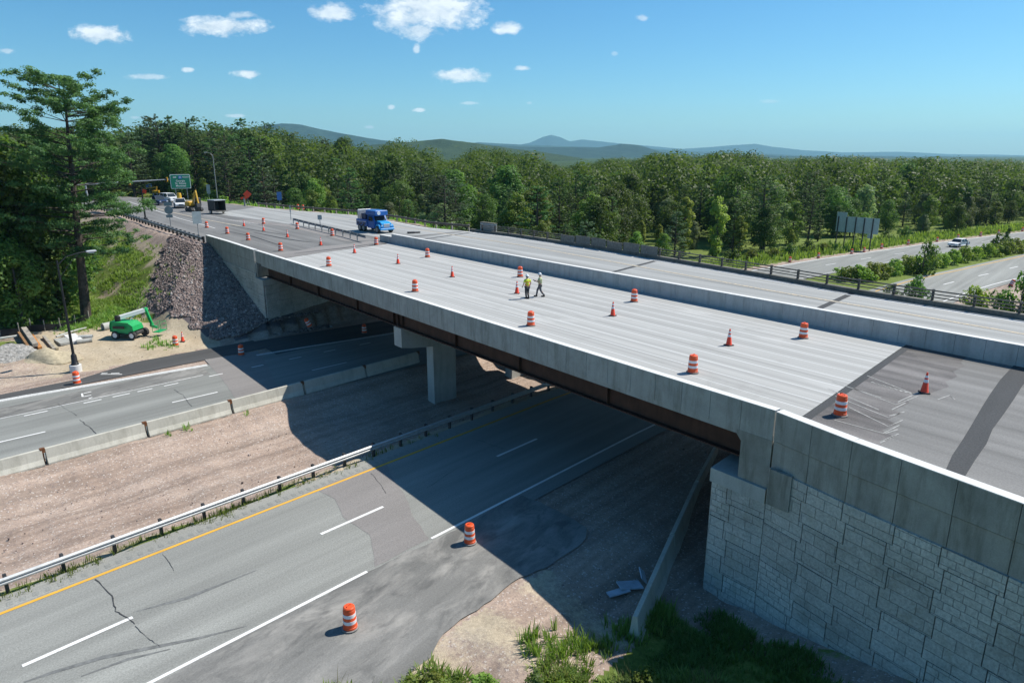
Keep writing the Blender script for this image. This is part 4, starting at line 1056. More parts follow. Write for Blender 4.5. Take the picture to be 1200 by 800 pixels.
# green direction sign
p = P(214, 234, 6.7); gs = empty('direction_sign', p, face_cam(p) + .12, 'green highway direction sign with white lettering in front of the pines', 'road sign')
k_ = (p.y * cth + (CAM_H - p.z) * sth) / 800
Wd, Hd_ = 21.5 * k_, 16.2 * k_; zb = 12.6 * k_
mb = MB(); board(mb, Wd, Hd_, zb, -.12, .25, .06); mb.build('border', 'sign_white', gs)
mb = MB(); board(mb, Wd - .26, Hd_ - .26, zb + .13, -.165, .2, .05); mb.build('panel', 'sign_green', gs)
mb = MB(); board(mb, .72, .66, zb + Hd_ - .98, -.205, .12, .03); mb.build('route_shield', 'sign_blue', gs)
letters('89', .42, 0, zb + Hd_ - .66, -.225, 'sign_white', gs); letters('NORTH', .44, 1.25, zb + Hd_ - .62, -.195, 'sign_white', gs)
mb = MB(); mb.add([(-1.55, -.2, zb + Hd_ - .62), (-1.2, -.2, zb + Hd_ - .38), (-1.2, -.2, zb + Hd_ - .86)], [(0, 1, 2), (2, 1, 0)]); mb.box((-1.0, -.2, zb + Hd_ - .62), (.45, .012, .2)); mb.build('arrow', 'sign_white', gs)
for i, t_ in enumerate(('Georgia', 'St. Albans', 'Montreal')): letters(t_, .56, 0, zb + Hd_ - 1.42 - i * .54, -.195, 'sign_white', gs)
for s_ in (-1, 1):
    mb = MB(); mb.box((s_ * Wd * .28, .05, zb / 2 + Hd_ * .45), (.16, .16, zb + Hd_ * .9)); mb.build('post', 'dull_galvanized', gs)
# orange diamond work sign with flags on its stand
p = P(291, 240, ZD); ws = empty('work_sign', p, face_cam(p), 'orange diamond work sign on a stand beside the far carriageway', 'road sign')
mb = MB(); mb.box((0, -.03, 2.05), (1.16, .03, 1.16), Matrix.Rotation(R(45), 3, 'Y')); mb.build('panel', 'sign_orange', ws)
mb = MB(); mb.box((0, 0, 1.1), (.07, .05, 2.2))
for a in (40, 140, 220, 320): mb.cyl((0, 0, .5), (.65 * math.cos(R(a)), .65 * math.sin(R(a)), .02), .025)
mb.build('stand', 'dull_galvanized', ws)
p = P(287, 241.5, ZD); o = empty('sign_stand', p, 0, 'low folded stand with red flags left of the orange diamond sign', 'sign stand')
mb = MB(); mb.box((0, 0, .75), (.25, .2, 1.5)); mb.cyl((0, 0, .2), (.5, .2, .02), .03); mb.cyl((0, 0, .2), (-.5, .2, .02), .03); mb.build('stand', 'dull_galvanized', o)
for s_ in (-1, 1):
    mb = MB(); mb.box((s_ * .32 - .1, -.05, 1.5), (.5, .03, .36), Matrix.Rotation(s_ * .3, 3, 'Y')); mb.build('flag', 'sign_orange', o)
def small_sign(name, px, py, z, w_, h, zb, m, label, yaw=0, post_h=None, pm='dull_galvanized', extra=None):
    p = P(px, py, z); o = empty(name, p, face_cam(p) + yaw, label, 'road sign')
    mb = MB(); board(mb, w_, h, zb, -.06, .06); mb.build('panel', m, o)
    mb = MB(); mb.box((0, 0, (post_h or zb + h) / 2 - .3), (.09, .08, (post_h or zb + h) + .6)); mb.build('post', pm, o)
    return o
small_sign('route_sign', 328.5, 244, 6.7, .85, 1.5, 1.5, 'sign_blue', 'small blue sign behind the far guardrail right of the orange diamond')
small_sign('service_sign', 176, 229, 6.8, 1.25, .85, 1.9, 'sign_blue', 'blue rectangular sign beyond the parked pickup truck')
small_sign('route_sign', 245.5, 234, 6.7, .75, 2.0, 1.3, 'sign_back', 'pale narrow sign left of the tall grey lamp post')
o = small_sign('blank_sign', 233, 277, 6.6, 1.05, 1.5, 1.55, 'sign_back', 'grey square back of a sign on the guardrail beside a drum', .35)
o = empty('shield_sign', P(201, 271, 6.6), .25, 'back of a round sign with two small plates behind the guardrail', 'road sign')
mb = MB(); mb.lathe([(.52, -.015), (.52, .015)], 24); mb.v = [Vector((v.x, v.z - .06, v.y + 2.75)) for v in mb.v]; mb.build('round_plate', 'sign_back', o)
mb = MB(); board(mb, 1.0, .5, 3.3, -.06); mb.build('upper_plate', 'sign_back', o); mb = MB(); board(mb, .8, .42, 1.78, -.06); mb.build('lower_plate', 'sign_back', o)
mb = MB(); mb.box((0, 0, 1.6), (.08, .07, 4.4)); mb.build('post', 'dull_galvanized', o)
small_sign('edge_sign', 341, 257.5, ZD, .16, 1.1, 1.1, 'sign_back', 'thin sign seen edge on at the start of the short guardrail', 0)
small_sign('warning_sign', 375.5, 267, ZD, .55, .62, 1.1, 'sign_back', 'small square sign back standing in the short guardrail')
# big sign backs beside the freeway
p = P(1000, 291, .1); bsn = empty('overhead_sign', p, face_cam(p) - .38, 'large plain sign backs on five posts beside the freeway', 'road sign')
kk = (p.y * cth + (CAM_H - p.z) * sth) / 800
for x0, x1, y0, y1 in ((-23, 25, -36, -18), (-23, -11.5, -40.8, -36.1), (14, 20, -17.7, -13)):
    mb = MB(); mb.box(((x0 + x1) / 2 * kk, -.1, -(y0 + y1) / 2 * kk), ((x1 - x0) * kk, .05, (y1 - y0) * kk)); mb.build('panel', 'sign_back_green', bsn)
for x in (-20.5, -11, -.5, 9, 18.5):
    mb = MB(); mb.box((x * kk, -.22, 17.2 * kk), (.16, .16, 37 * kk)); mb.build('post', 'dark_steel', bsn)
# traffic signals on long mast arms
def mast(p0, p1, r, label, sig):
    p0, p1 = Vector(p0), Vector(p1); o = empty('signal_mast', (p0.x, p0.y, 6.6), 0, label, 'traffic signal')
    mb = MB(); mb.cyl(p0, p1, r, r * .6, 10); local(mb.build('mast_arm', 'silver_paint', o, True))
    mb = MB(); mb.cyl((p0.x, p0.y, 6.4), (p0.x, p0.y, p0.z + .1), r * 1.3, r * 1.1, 10); local(mb.build('pole', 'silver_paint', o, True))
    for t_ in sig:
        c = p0.lerp(p1, t_) + Vector((.0, -.25, .0)); mb = MB(); mb.cbox(c, (.36, .3, 1.0), .05); h = local(mb.build('signal_head', 'signal_yellow', o))
        mb = MB()
        for dz in (-.36, 0, .36): mb.cyl(c + Vector((0, -.14, dz * .8)), c + Vector((0, -.34, dz * .8 + .02)), .12, .13, 10)
        v = mb.build('visor', 'black_metal', h); v.matrix_parent_inverse = Matrix.Identity(4)
    return o
mast(PY(100, 216, 150), PY(198, 210.3, 158), .17, 'long pale signal arm crossing in front of the pines toward the green sign', (.86 + .12,))
mast(PY(60, 219, 118), PY(155, 213, 122), .15, 'nearer signal arm partly hidden by the big pine', (.97,))
# ---------------------------------------------------------------- vehicles
YAW_ROAD = math.atan2(-Bv.y, -Bv.x)        # along the bridge, towards the near end
def wheel(root, x, y, r, w_, rim='silver_paint'):
    mb = MB(); s = 1 if y > 0 else -1
    mb.lathe([(r * .55, -w_ / 2), (r * .93, -w_ / 2), (r, -w_ / 2 + .04), (r, w_ / 2 - .04), (r * .93, w_ / 2), (r * .55, w_ / 2)], 20)
    mb.v = [Vector((v.x + x, v.z + y, v.y + r)) for v in mb.v]; wh = mb.build('wheel', 'rubber', root, True)
    mb = MB(); mb.lathe([(0, w_ * .1), (r * .3, w_ * .1), (r * .34, w_ * .45), (r * .58, w_ * .5), (r * .6, w_ * .52)], 16)
    mb.v = [Vector((v.x + x, v.z * s + y, v.y + r)) for v in mb.v]; mb.build('rim', rim, wh, True)
def body_shell(mb, pts, w_, tuck=.06, r=.06):
    """side outline in x-z swept across with the flanks drawn in towards the top"""
    zs = [p[1] for p in pts]; z0, z1 = min(zs), max(zs); n = len(pts); vs = []
    for s, k in ((-1, 1 - 2 * r / w_), (-1, 1.0), (1, 1.0), (1, 1 - 2 * r / w_)):
        for p in pts:
            t_ = (p[1] - z0) / max(z1 - z0, 1e-3); cx = sum(q[0] for q in pts) / n; cz = (z0 + z1) / 2; sh = 1.0 if k == 1.0 else .975
            vs.append((cx + (p[0] - cx) * sh, s * (w_ / 2 * k - tuck * t_), cz + (p[1] - cz) * (1.0 if k == 1.0 else .96)))
    fs = [tuple(range(n)), tuple(range(4 * n - 1, 3 * n - 1, -1))]
    for b in range(3):
        for i in range(n): fs.append((b * n + i, b * n + n + i, b * n + n + (i + 1) % n, b * n + (i + 1) % n))
    mb.add(vs, fs)
def car(root, L, W, H, m, kind='sedan'):
    h0 = .30; hb = H * (.60 if kind != 'pickup' else .57); f, r = L / 2, -L / 2
    mb = MB(); body_shell(mb, [(r + .05, h0), (f - .08, h0), (f, h0 + .2), (f - .03, hb - .16), (f - L * .24, hb), (r + .02, hb + (.02 if kind == 'pickup' else 0)), (r, hb - .2), (r, h0 + .15)], W, .05, .1); mb.build('body', m, root, False)
    x1 = f - L * .24; x0 = {'sedan': r + L * .14, 'suv': r + .03, 'pickup': -L * .08}[kind]
    xr1 = x1 - L * .13; xr0 = {'sedan': x0 + L * .15, 'suv': r + .14, 'pickup': x0 + .12}[kind]
    mb = MB(); body_shell(mb, [(x0, hb - .01), (x1, hb - .01), (xr1, H - .06), (xr0, H - .06)], W - .12, .16, .05); gl = mb.build('windows', 'glass_dark', root)
    mb = MB(); mb.cbox(((xr1 + xr0) / 2, 0, H - .035), (xr1 - xr0 + .1, W - .40, .075), .03); mb.build('roof', m, root)
    for s in (-1, 1):
        mb = MB(); yb, yt = s * (W / 2 - .055), s * (W / 2 - .20)
        for xa, xb in ((x1, xr1), (x0, xr0), ((x0 + x1) / 2 - .1, (xr0 + xr1) / 2 - .05)): mb.beam((xa, yb, hb), (xb, yt, H - .05), .05, .07)
        mb.build('pillars', m, root)
    if kind == 'pickup':
        mb = MB(); mb.box(((r + x0) / 2 + .04, 0, hb - .03), (x0 - r - .28, W - .3, .16)); mb.build('bed', 'rubber', root)
    rw_ = .36 if kind != 'sedan' else .33
    for x in (f - L * .19, r + L * .2):
        for s in (-1, 1): wheel(root, x, s * (W / 2 - .11), rw_, .24)
    for s in (-1, 1):
        mb = MB(); mb.cbox((f - .07, s * W * .36, hb - .24), (.12, .34, .15), .03); mb.build('headlight', 'headlight_clear', root)
        mb = MB(); mb.cbox((r + .03, s * W * .40, hb - .2), (.08, .2, .26), .02); mb.build('tail_light', 'lamp_red', root)
        mb = MB(); mb.cbox((x1 - .12, s * (W / 2 + .06), hb + .06), (.12, .2, .15), .03); mb.build('mirror', m, root)
    for xb in (f - .01, r + .01):
        mb = MB(); mb.cbox((xb, 0, h0 + .16), (.1, W * .9, .2), .03); mb.build('bumper', 'dark_steel' if kind == 'pickup' else m, root)
    mb = MB(); mb.cbox((f - .015, 0, hb - .28), (.06, W * .42, .15), .02); mb.build('grille', 'black_metal', root)
p = P(1123, 288.8, .01); a_, b_ = toab(p.x, p.y)
t1 = Vector(xy(float(aL(b_ + 4)), b_ + 4)) - Vector(xy(float(aL(b_)), b_)); c = empty('white_car', p, math.atan2(t1.y, t1.x) + math.pi, 'white car driving on the freeway beyond the bush row', 'car'); car(c, 4.5, 1.8, 1.45, 'white_paint')
p = P(185, 240.2, ZD); c = empty('pickup_truck', p, math.atan2(-.55, .83), 'dark blue pickup truck with open bed parked on the left approach', 'pickup truck'); car(c, 4.6, 1.9, 1.8, 'navy', 'pickup')
p = P(199, 236.8, ZD); c = empty('white_suv', p, math.atan2(-.45, .6), 'white utility vehicle parked behind the dark pickup truck', 'car'); car(c, 4.6, 1.9, 1.85, 'white_paint', 'suv')
p = P(211.5, 243.4, ZD); c = empty('work_pickup', p, math.atan2(-.86, .5), 'white pickup truck with orange beacon beside the excavator', 'pickup truck'); car(c, 4.6, 1.95, 1.75, 'white_paint', 'pickup')
mb = MB(); mb.lathe([(.0, 1.0), (.34, .98), (.42, .6), (.42, 0), (0, 0)], 14, (.1, 0, 1.74)); mb.build('beacon', 'plant_yellow', c, True)
# the blue utility truck
p = P(440, 271.2, ZD); tk = empty('utility_truck', p, YAW_ROAD + .05, 'bright blue utility truck with crew boom driving on the far carriageway', 'truck'); tk.scale = (.93, .93, .90)
mb = MB(); mb.cbox((-.2, 0, .72), (6.4, .9, .26), .04); mb.build('chassis', 'black_metal', tk)
mb = MB(); mb.cbox((-1.75, 0, 1.22), (2.9, 2.3, .95), .05); mb.build('rear_body', 'truck_blue', tk)
mb = MB(); mb.box((-1.75, -1.16, 1.4), (2.7, .015, .10)); mb.box((-1.75, 1.16, 1.4), (2.7, .015, .10)); mb.build('stripe', 'silver_paint', tk)
for s in (-1, 1):
    for x in (-2.7, -1.85, -.95):
        mb = MB(); mb.box((x, s * 1.157, 1.12), (.7, .012, .34)); mb.build('locker_door', 'navy', tk)
mb = MB(); mb.cbox((-2.7, 0, 2.35), (.25, 2.2, 1.35), .04); mb.cbox((-1.6, .95, 2.35), (2.0, .2, 1.35), .04); mb.build('rear_screen', 'silver_paint', tk)
mb = MB(); mb.cbox((-1.7, -.35, 2.1), (1.2, .9, .8), .06); mb.cbox((-.75, -.2, 2.3), (.6, .8, 1.0), .06); mb.build('equipment', 'navy', tk)
mb = MB(); mb.cyl((-2.2, -.5, 1.7), (-1.2, -.75, 2.75), .09); mb.cyl((-1.2, -.75, 2.75), (-.4, -.5, 2.0), .08); mb.cyl((-2.4, -.9, 1.7), (-2.4, -.9, 2.8), .05); mb.build('boom', 'silver_paint', tk)
mb = MB(); body_shell(mb, [(-.15, .62), (1.55, .62), (1.55, 1.6), (1.1, 2.35), (-.15, 2.35)], 2.2, .08, .08); mb.build('cab', 'truck_blue', tk)
mb = MB(); mb.add([(1.575, -.86, 1.68), (1.575, .86, 1.68), (1.16, .78, 2.27), (1.16, -.78, 2.27)], [(0, 1, 2, 3)]); mb.add([(1.56, -.86, 1.66), (1.56, .86, 1.66), (1.14, .78, 2.27), (1.14, -.78, 2.27)], [(3, 2, 1, 0)]); mb.build('windscreen', 'glass_dark', tk)
for s in (-1, 1):
    mb = MB(); mb.add([(.1, s * 1.075, 1.62), (1.2, s * 1.075, 1.62), (1.0, s * 1.045, 2.2), (.1, s * 1.045, 2.2)], [(0, 1, 2, 3), (3, 2, 1, 0)]); mb.build('side_window', 'glass_dark', tk)
    mb = MB(); mb.cbox((1.5, s * 1.3, 1.95), (.1, .16, .4), .03); mb.beam((1.35, s * 1.0, 1.9), (1.5, s * 1.24, 1.95), .04, .04); mb.build('mirror', 'black_metal', tk)
mb = MB(); mb.cbox((.55, 0, 2.72), (2.6, 2.0, .68), .08); mb.build('overhead_box', 'truck_blue', tk)
mb = MB(); mb.cyl((1.86, -.45, 2.72), (1.90, -.45, 2.72), .26, .26, 14); mb.build('lamp', 'headlight_clear', tk)
mb = MB(); body_shell(mb, [(1.5, .62), (3.0, .62), (3.08, .95), (2.98, 1.36), (2.55, 1.56), (1.5, 1.66)], 1.7, .14, .12); mb.build('hood', 'bright_blue', tk)
for s in (-1, 1):
    mb = MB(); body_shell(mb, [(1.75, .66), (3.0, .66), (3.0, 1.0), (2.7, 1.2), (2.05, 1.2)], .5, .05, .06); mb.v = [v + Vector((0, s * .9, 0)) for v in mb.v]; mb.build('fender', 'bright_blue', tk)
    mb = MB(); mb.cyl((2.98, s * .72, 1.02), (3.06, s * .72, 1.02), .13, .13, 12); mb.build('headlight', 'headlight_clear', tk)
mb = MB(); mb.cbox((3.05, 0, 1.05), (.05, .95, .5), .02); mb.build('grille', 'silver_paint', tk)
mb = MB(); mb.cbox((3.16, 0, .58), (.2, 2.2, .26), .05); mb.build('bumper', 'bright_blue', tk)
for x, y in ((2.35, 1.0), (-1.25, 1.0), (-2.3, 1.0), (2.35, -1.0), (-1.25, -1.0), (-2.3, -1.0)): wheel(tk, x, y, .5, .34, 'dull_galvanized')
# excavator and site trailer on the left approach
p = P(228, 247.5, ZD); ex = empty('excavator', p, math.atan2(-.5, .87) - .2, 'yellow tracked excavator with folded arm parked on the left approach', 'excavator'); ex.scale = (.88, .88, .86)
for s in (-1, 1):
    mb = MB(); pr = [(-1.5, .3), (-1.2, .05), (1.2, .05), (1.5, .3), (1.4, .62), (1.0, .75), (-1.0, .75), (-1.4, .62)]; mb.profile(pr, .5); mb.v = [v + Vector((0, s * .95, 0)) for v in mb.v]; mb.build('track', 'dark_steel', ex)
mb = MB(); mb.cbox((0, 0, .85), (1.4, 1.5, .3), .05); mb.build('undercarriage', 'black_metal', ex)
mb = MB(); mb.cbox((-.75, 0, 1.5), (1.9, 2.2, 1.0), .18); mb.build('engine_housing', 'plant_yellow', ex)
mb = MB(); mb.cbox((.55, .6, 1.85), (1.2, .95, 1.7), .12); mb.build('cab', 'dark_steel', ex)
for s in (.12, 1.08):
    mb = MB(); mb.box((.55, s, 2.1), (.9, .02, .85)); mb.build('window', 'glass_dark', ex)
mb = MB(); mb.beam((.5, -.3, 1.5), (1.5, -.3, 3.6), .3, .42); mb.beam((1.5, -.3, 3.6), (2.2, -.3, 4.1), .28, .36); mb.build('boom', 'plant_yellow', ex)
mb = MB(); mb.beam((2.05, -.3, 4.25), (2.75, -.3, 1.7), .24, .32); mb.build('arm', 'plant_yellow', ex)
mb = MB(); mb.profile([(2.35, 1.75), (2.85, 1.75), (3.0, 1.0), (2.6, .45), (2.1, .35), (2.2, .9)], .8); mb.v = [v + Vector((0, -.3, 0)) for v in mb.v]; mb.build('bucket', 'dark_steel', ex)
mb = MB(); mb.cyl((.8, -.3, 1.5), (1.3, -.3, 2.9), .07); mb.cyl((1.7, -.3, 3.95), (2.3, -.3, 3.9), .06); mb.build('hydraulic_ram', 'silver_paint', ex)
p = P(255, 250.3, ZD); tr = empty('site_trailer', p, math.atan2(-.62, .78), 'small grey box trailer with open dark back standing beside the yellow line', 'trailer')
mb = MB()
for c_, d_ in (((0, -.95, 1.35), (2.2, .06, 1.7)), ((0, .95, 1.35), (2.2, .06, 1.7)), ((-1.08, 0, 1.35), (.06, 1.84, 1.7)), ((0, 0, .53), (2.2, 1.84, .08))): mb.box(c_, d_)
mb.build('box', 'dark_steel', tr)
mb = MB(); mb.cbox((0, 0, 2.25), (2.4, 2.05, .1), .02); mb.build('roof', 'silver_paint', tr)
mb = MB(); mb.box((1.55, 0, .42), (1.0, 1.7, .06)); mb.build('ramp', 'plywood', tr)
for s in (-1, 1): wheel(tr, -.1, s * 1.1, .33, .2)
mb = MB(); mb.box((-1.7, 0, .5), (1.3, .12, .12)); mb.cyl((-2.2, 0, 0), (-2.2, 0, .8), .04); mb.build('drawbar', 'dark_steel', tr)
p = P(183, 229, 6.8); ly = empty('loader_arm', p, .1, 'yellow machine with raised crooked arm behind the parked pickup', 'machine'); ly.scale = (.72, .72, .8)
mb = MB(); mb.cbox((0, .3, 1.0), (2.0, 1.6, 1.0), .15); mb.build('housing', 'plant_yellow', ly)
mb = MB(); mb.beam((.2, 0, 1.2), (.5, 0, 2.7), .3, .35); mb.beam((.65, 0, 2.55), (-2.3, 0, 2.2), .26, .3); mb.build('arm', 'plant_yellow', ly)
for x in (-.6, .6):
    for s in (-.45, 1.0): wheel(ly, x, s, .42, .3)
# green boom lift
p = P(151, 396.5, .35); p.z = tz(p.x, p.y) + .02; bl = empty('boom_lift', p, -.12, 'green boom lift with white arm parked on bare dirt by the rock slope', 'boom lift'); bl.scale = (.80, .80, .82)
mb = MB(); mb.cbox((.1, .2, .62), (2.6, 1.3, .38), .06); mb.build('chassis', 'dark_steel', bl)
for x, y in ((-.95, -.75), (1.05, -.75), (-.95, 1.15), (1.25, 1.15)): wheel(bl, x, y, .45, .36, 'sign_white')
mb = MB(); body_shell(mb, [(-1.45, .85), (.95, .62), (1.35, 1.0), (1.25, 1.5), (.7, 1.85), (-1.4, 1.95), (-1.5, 1.5)], 1.9, .14, .16); mb.build('counterweight', 'lift_green', bl)
mb = MB(); mb.box((-.35, -.93, 1.35), (1.4, .02, .3)); mb.build('nameplate', 'black_metal', bl)
mb = MB(); mb.cbox((-.75, -.35, 2.1), (.5, .5, .9), .1); mb.build('boom_pivot', 'black_metal', bl)
mb = MB(); mb.beam((-.75, -.1, 2.25), (1.1, 1.9, 2.75), .5, .4); mb.build('main_boom', 'sign_white', bl)
mb = MB(); mb.beam((1.1, 1.92, 3.0), (1.75, 1.9, 1.0), .2, .3); mb.cbox((1.14, 1.95, 2.75), (.32, .55, .5), .06); mb.build('knuckle_arm', 'lift_green', bl)
mb = MB(); mb.beam((1.5, 1.9, 1.0), (2.7, 1.3, .95), .18, .26); mb.build('jib', 'lift_green', bl)
mb = MB(); mb.box((3.0, 1.3, .55), (.8, 1.5, .06))
for x in (2.62, 3.38):
    for y in (.57, 2.03): mb.cyl((x, y, .55), (x, y, 1.55), .025)
for z in (1.05, 1.55):
    for q in (((2.62, .57, z), (3.38, .57, z)), ((2.62, 2.03, z), (3.38, 2.03, z)), ((2.62, .57, z), (2.62, 2.03, z)), ((3.38, .57, z), (3.38, 2.03, z))): mb.cyl(*q, .02)
mb.build('basket', 'lift_green', bl)
mb = MB(); mb.cyl((.1, .5, 1.9), (.6, 1.4, 2.6), .07); mb.build('hydraulic_ram', 'silver_paint', bl)

# ---------------------------------------------------------------- the two workers
def skin_mesh(name, chains, m, parent, sub=2, root=0):
    """chains: lists of (point, radius); a first point given as an index continues from that vertex"""
    vs, rs, es = [], [], []
    for ch in chains:
        prev = None
        for it in ch:
            if isinstance(it, int): prev = it; continue
            vs.append(it[0]); r_ = it[1]; rs.append(r_ if isinstance(r_, tuple) else (r_, r_))
            if prev is not None: es.append((prev, len(vs) - 1))
            prev = len(vs) - 1
    me = bpy.data.meshes.new(name); me.from_pydata(vs, es, []); me.update()
    o = bpy.data.objects.new(name, me); col.objects.link(o)
    sk = o.modifiers.new('skin', 'SKIN'); sk.use_smooth_shade = True
    if not me.skin_vertices: me.skin_vertices.new() if hasattr(me.skin_vertices, 'new') else None
    for i, d in enumerate(me.skin_vertices[0].data): d.radius = rs[i]; d.use_root = (i == root)
    sb = o.modifiers.new('sub', 'SUBSURF'); sb.levels = sub; sb.render_levels = sub
    dg = bpy.context.evaluated_depsgraph_get(); nm = bpy.data.meshes.new_from_object(o.evaluated_get(dg)); bpy.data.objects.remove(o); bpy.data.meshes.remove(me)
    nm.name = name; nm.materials.clear(); return link(name, nm, m, parent, True)
def hand(base, d, palm_i, s):
    """five bent fingers of unequal length leaving the palm; d is the way the hand points"""
    d = Vector(d).normalized(); side = d.cross(Vector((0, 0, 1))); side = side.normalized() if side.length > .1 else Vector((1, 0, 0)); curl = d.cross(side).normalized()
    out = []
    for k, (off, ln) in enumerate(((-.030, .072), (-.010, .082), (.011, .078), (.031, .060))):
        b0 = Vector(base) + d * .045 + side * off
        out.append([palm_i, (tuple(b0), .010), (tuple(b0 + d * ln * .5 + curl * .008), .009), (tuple(b0 + d * ln * .85 + curl * .03), .008)])
    t0 = Vector(base) - side * .035 * s + d * .005
    out.append([palm_i, (tuple(t0), .012), (tuple(t0 - side * .022 * s + d * .03), .010), (tuple(t0 - side * .024 * s + d * .055 + curl * .012), .009)])
    return out
def worker(px, py, yaw, label, pose):
    root = empty('person', P(px, py, ZD), yaw, label, 'person'); root.scale = (.92, .92, .92)
    # the figure faces local +x, left is +y
    LF, RF = pose['lf'], pose['rf']; LK, RK = pose['lk'], pose['rk']; LE, RE, LH, RH = pose['le'], pose['re'], pose['lh'], pose['rh']
    hip = Vector((0, 0, .93))
    ch = [[((0, 0, .95), (.13, .15)), ((.01, 0, 1.12), (.115, .14)), ((.015, 0, 1.30), (.125, .16)), ((.0, 0, 1.44), (.10, .13)), ((.01, 0, 1.52), .056), ((.03, 0, 1.575), .062), ((.035, 0, 1.655), (.092, .082)), ((.03, 0, 1.725), (.075, .068))],
          [0, ((0, .10, .88), .095), (LK, .062), (((LK[0] + LF[0]) / 2 - .01, (LK[1] + LF[1]) / 2, (LK[2] + LF[2]) / 2 + .05), .058), (LF, .042), ((LF[0] + .14, LF[1] + .02, LF[2] - .05), .035)],
          [0, ((0, -.10, .88), .095), (RK, .062), (((RK[0] + RF[0]) / 2 - .01, (RK[1] + RF[1]) / 2, (RK[2] + RF[2]) / 2 + .05), .058), (RF, .042), ((RF[0] + .14, RF[1] - .02, RF[2] - .05), .035)],
          [3, ((0, .19, 1.42), .062), (LE, .044), (tuple(Vector(LE).lerp(Vector(LH), .85)), .030), (LH, (.042, .022))],
          [3, ((0, -.19, 1.42), .062), (RE, .044), (tuple(Vector(RE).lerp(Vector(RH), .85)), .030), (RH, (.042, .022))]]
    il = 8 + 5 + 5 + 3; ir = il + 4
    ch += hand(LH, Vector(LH) - Vector(LE), il, 1) + hand(RH, Vector(RH) - Vector(RE), ir, -1)
    b = skin_mesh('body', ch, 'skin', root, 2)
    # face
    mb = MB(); mb.lathe([(0, .02), (.016, .012), (.02, -.012), (0, -.02)], 8, (.125, 0, 1.648)); mb.build('nose', 'skin', b, True)
    for s in (-1, 1):
        mb = MB(); mb.lathe([(0, .014), (.013, 0), (0, -.014)], 8, (.114, s * .034, 1.672)); mb.build('eye', 'hair_dark', b, True)
        mb = MB(); mb.lathe([(0, .032), (.018, .01), (.014, -.022), (0, -.03)], 8, (.03, s * .088, 1.652)); mb.build('ear', 'skin', b, True)
    mb = MB(); mb.box((.118, 0, 1.612), (.012, .045, .010)); mb.build('mouth', 'rust', b)
    mb = MB(); mb.lathe([(.088, -.07), (.100, -.02), (.104, .03), (.09, .06)], 16, (.012, 0, 1.665)); mb.v = [v if v.x < .06 else Vector((.06, v.y, v.z)) for v in mb.v]; mb.build('hair', 'hair_dark', b, True)
    if pose.get('beard'):
        mb = MB(); mb.lathe([(.03, -.06), (.07, -.03), (.083, .01), (.06, .03)], 14, (.058, 0, 1.60)); mb.build('beard', 'hair_dark', b, True)
    mb = MB(); mb.lathe([(.155, -.008), (.158, .004), (.125, .012), (.122, .05), (.105, .10), (.06, .135), (0, .145)], 20, (.03, 0, 1.70)); mb.v = [Vector((v.x + (.045 if v.x > .1 and v.z < 1.72 else 0), v.y * .9, v.z)) for v in mb.v]; mb.build('helmet', 'helmet_white', root, True)
    tr_ = [[((0, 0, .98), (.15, .17)), ((0, .105, .86), .115), (LK, .083), (((LK[0] + LF[0]) / 2, (LK[1] + LF[1]) / 2, (LK[2] + LF[2]) / 2), .076), ((LF[0], LF[1], LF[2] + .04), .066)],
           [0, ((0, -.105, .86), .115), (RK, .083), (((RK[0] + RF[0]) / 2, (RK[1] + RF[1]) / 2, (RK[2] + RF[2]) / 2), .076), ((RF[0], RF[1], RF[2] + .04), .066)]]
    skin_mesh('trousers', tr_, pose['trousers'], root, 2)
    for F in (LF, RF):
        mb = MB(); mb.cbox((F[0] + .07, F[1], F[2] - .055), (.30, .115, .09), .03); mb.cyl((F[0], F[1], F[2] - .05), (F[0], F[1], F[2] + .10), .06, .058, 10); mb.build('boot', 'boots', root, True)
    sh = [[((0, 0, .93), (.155, .185)), ((.01, 0, 1.12), (.145, .18)), ((.015, 0, 1.31), (.15, .195)), ((0, 0, 1.44), (.115, .15)), ((.005, 0, 1.49), .08)],
          [3, ((0, .2, 1.415), .088), (tuple(Vector((0, .2, 1.42)).lerp(Vector(LE), pose['sleeve'])), .066)], [3, ((0, -.2, 1.415), .088), (tuple(Vector((0, -.2, 1.42)).lerp(Vector(RE), pose['sleeve'])), .066)]]
    skin_mesh('shirt', sh, pose['shirt'], root, 2)
    if pose.get('vest'):
        for z0, z1, r_ in ((1.02, 1.10, 1.0), (1.22, 1.29, 1.04)):
            mb = MB(); mb.lathe([(.162 * r_, z0), (.165 * r_, (z0 + z1) / 2), (.162 * r_, z1)], 20); mb.v = [Vector((v.x * .98 + .01, v.y * 1.22, v.z)) for v in mb.v]; mb.build('reflective_band', pose['vest'], root, True)
    return root
worker(617.8, 349.8, R(115), 'worker in yellow vest and white helmet standing beside an orange cone on the deck', dict(lf=(.02, .07, .10), rf=(-.10, -.06, .10), lk=(.05, .09, .5), rk=(.03, -.08, .5), le=(-.07, .32, 1.16), re=(.02, -.31, 1.16), lh=(.06, .36, .92), rh=(.16, -.30, .97), shirt='vest_yellow', trousers='trousers_dark', vest='vest_orange', sleeve=.75, beard=True))
wk = worker(632.8, 347.6, R(176), 'worker in pale shirt and grey trousers walking with raised forearm beside the yellow vest', dict(lf=(-.30, .06, .12), rf=(.26, -.07, .10), lk=(-.04, .08, .5), rk=(.20, -.08, .52), le=(.06, .29, 1.15), re=(.08, -.28, 1.14), lh=(.34, .20, 1.20), rh=(.32, -.16, 1.22), shirt='shirt_pale', trousers='trousers_grey', vest=None, sleeve=.6))
q = Matrix.Translation(wk.location) @ Matrix.Rotation(R(176), 4, 'Z') @ Vector((.40, .0, 1.14)); tb = empty('clipboard', q, R(176), 'dark clipboard held by the worker in the pale shirt', 'clipboard')
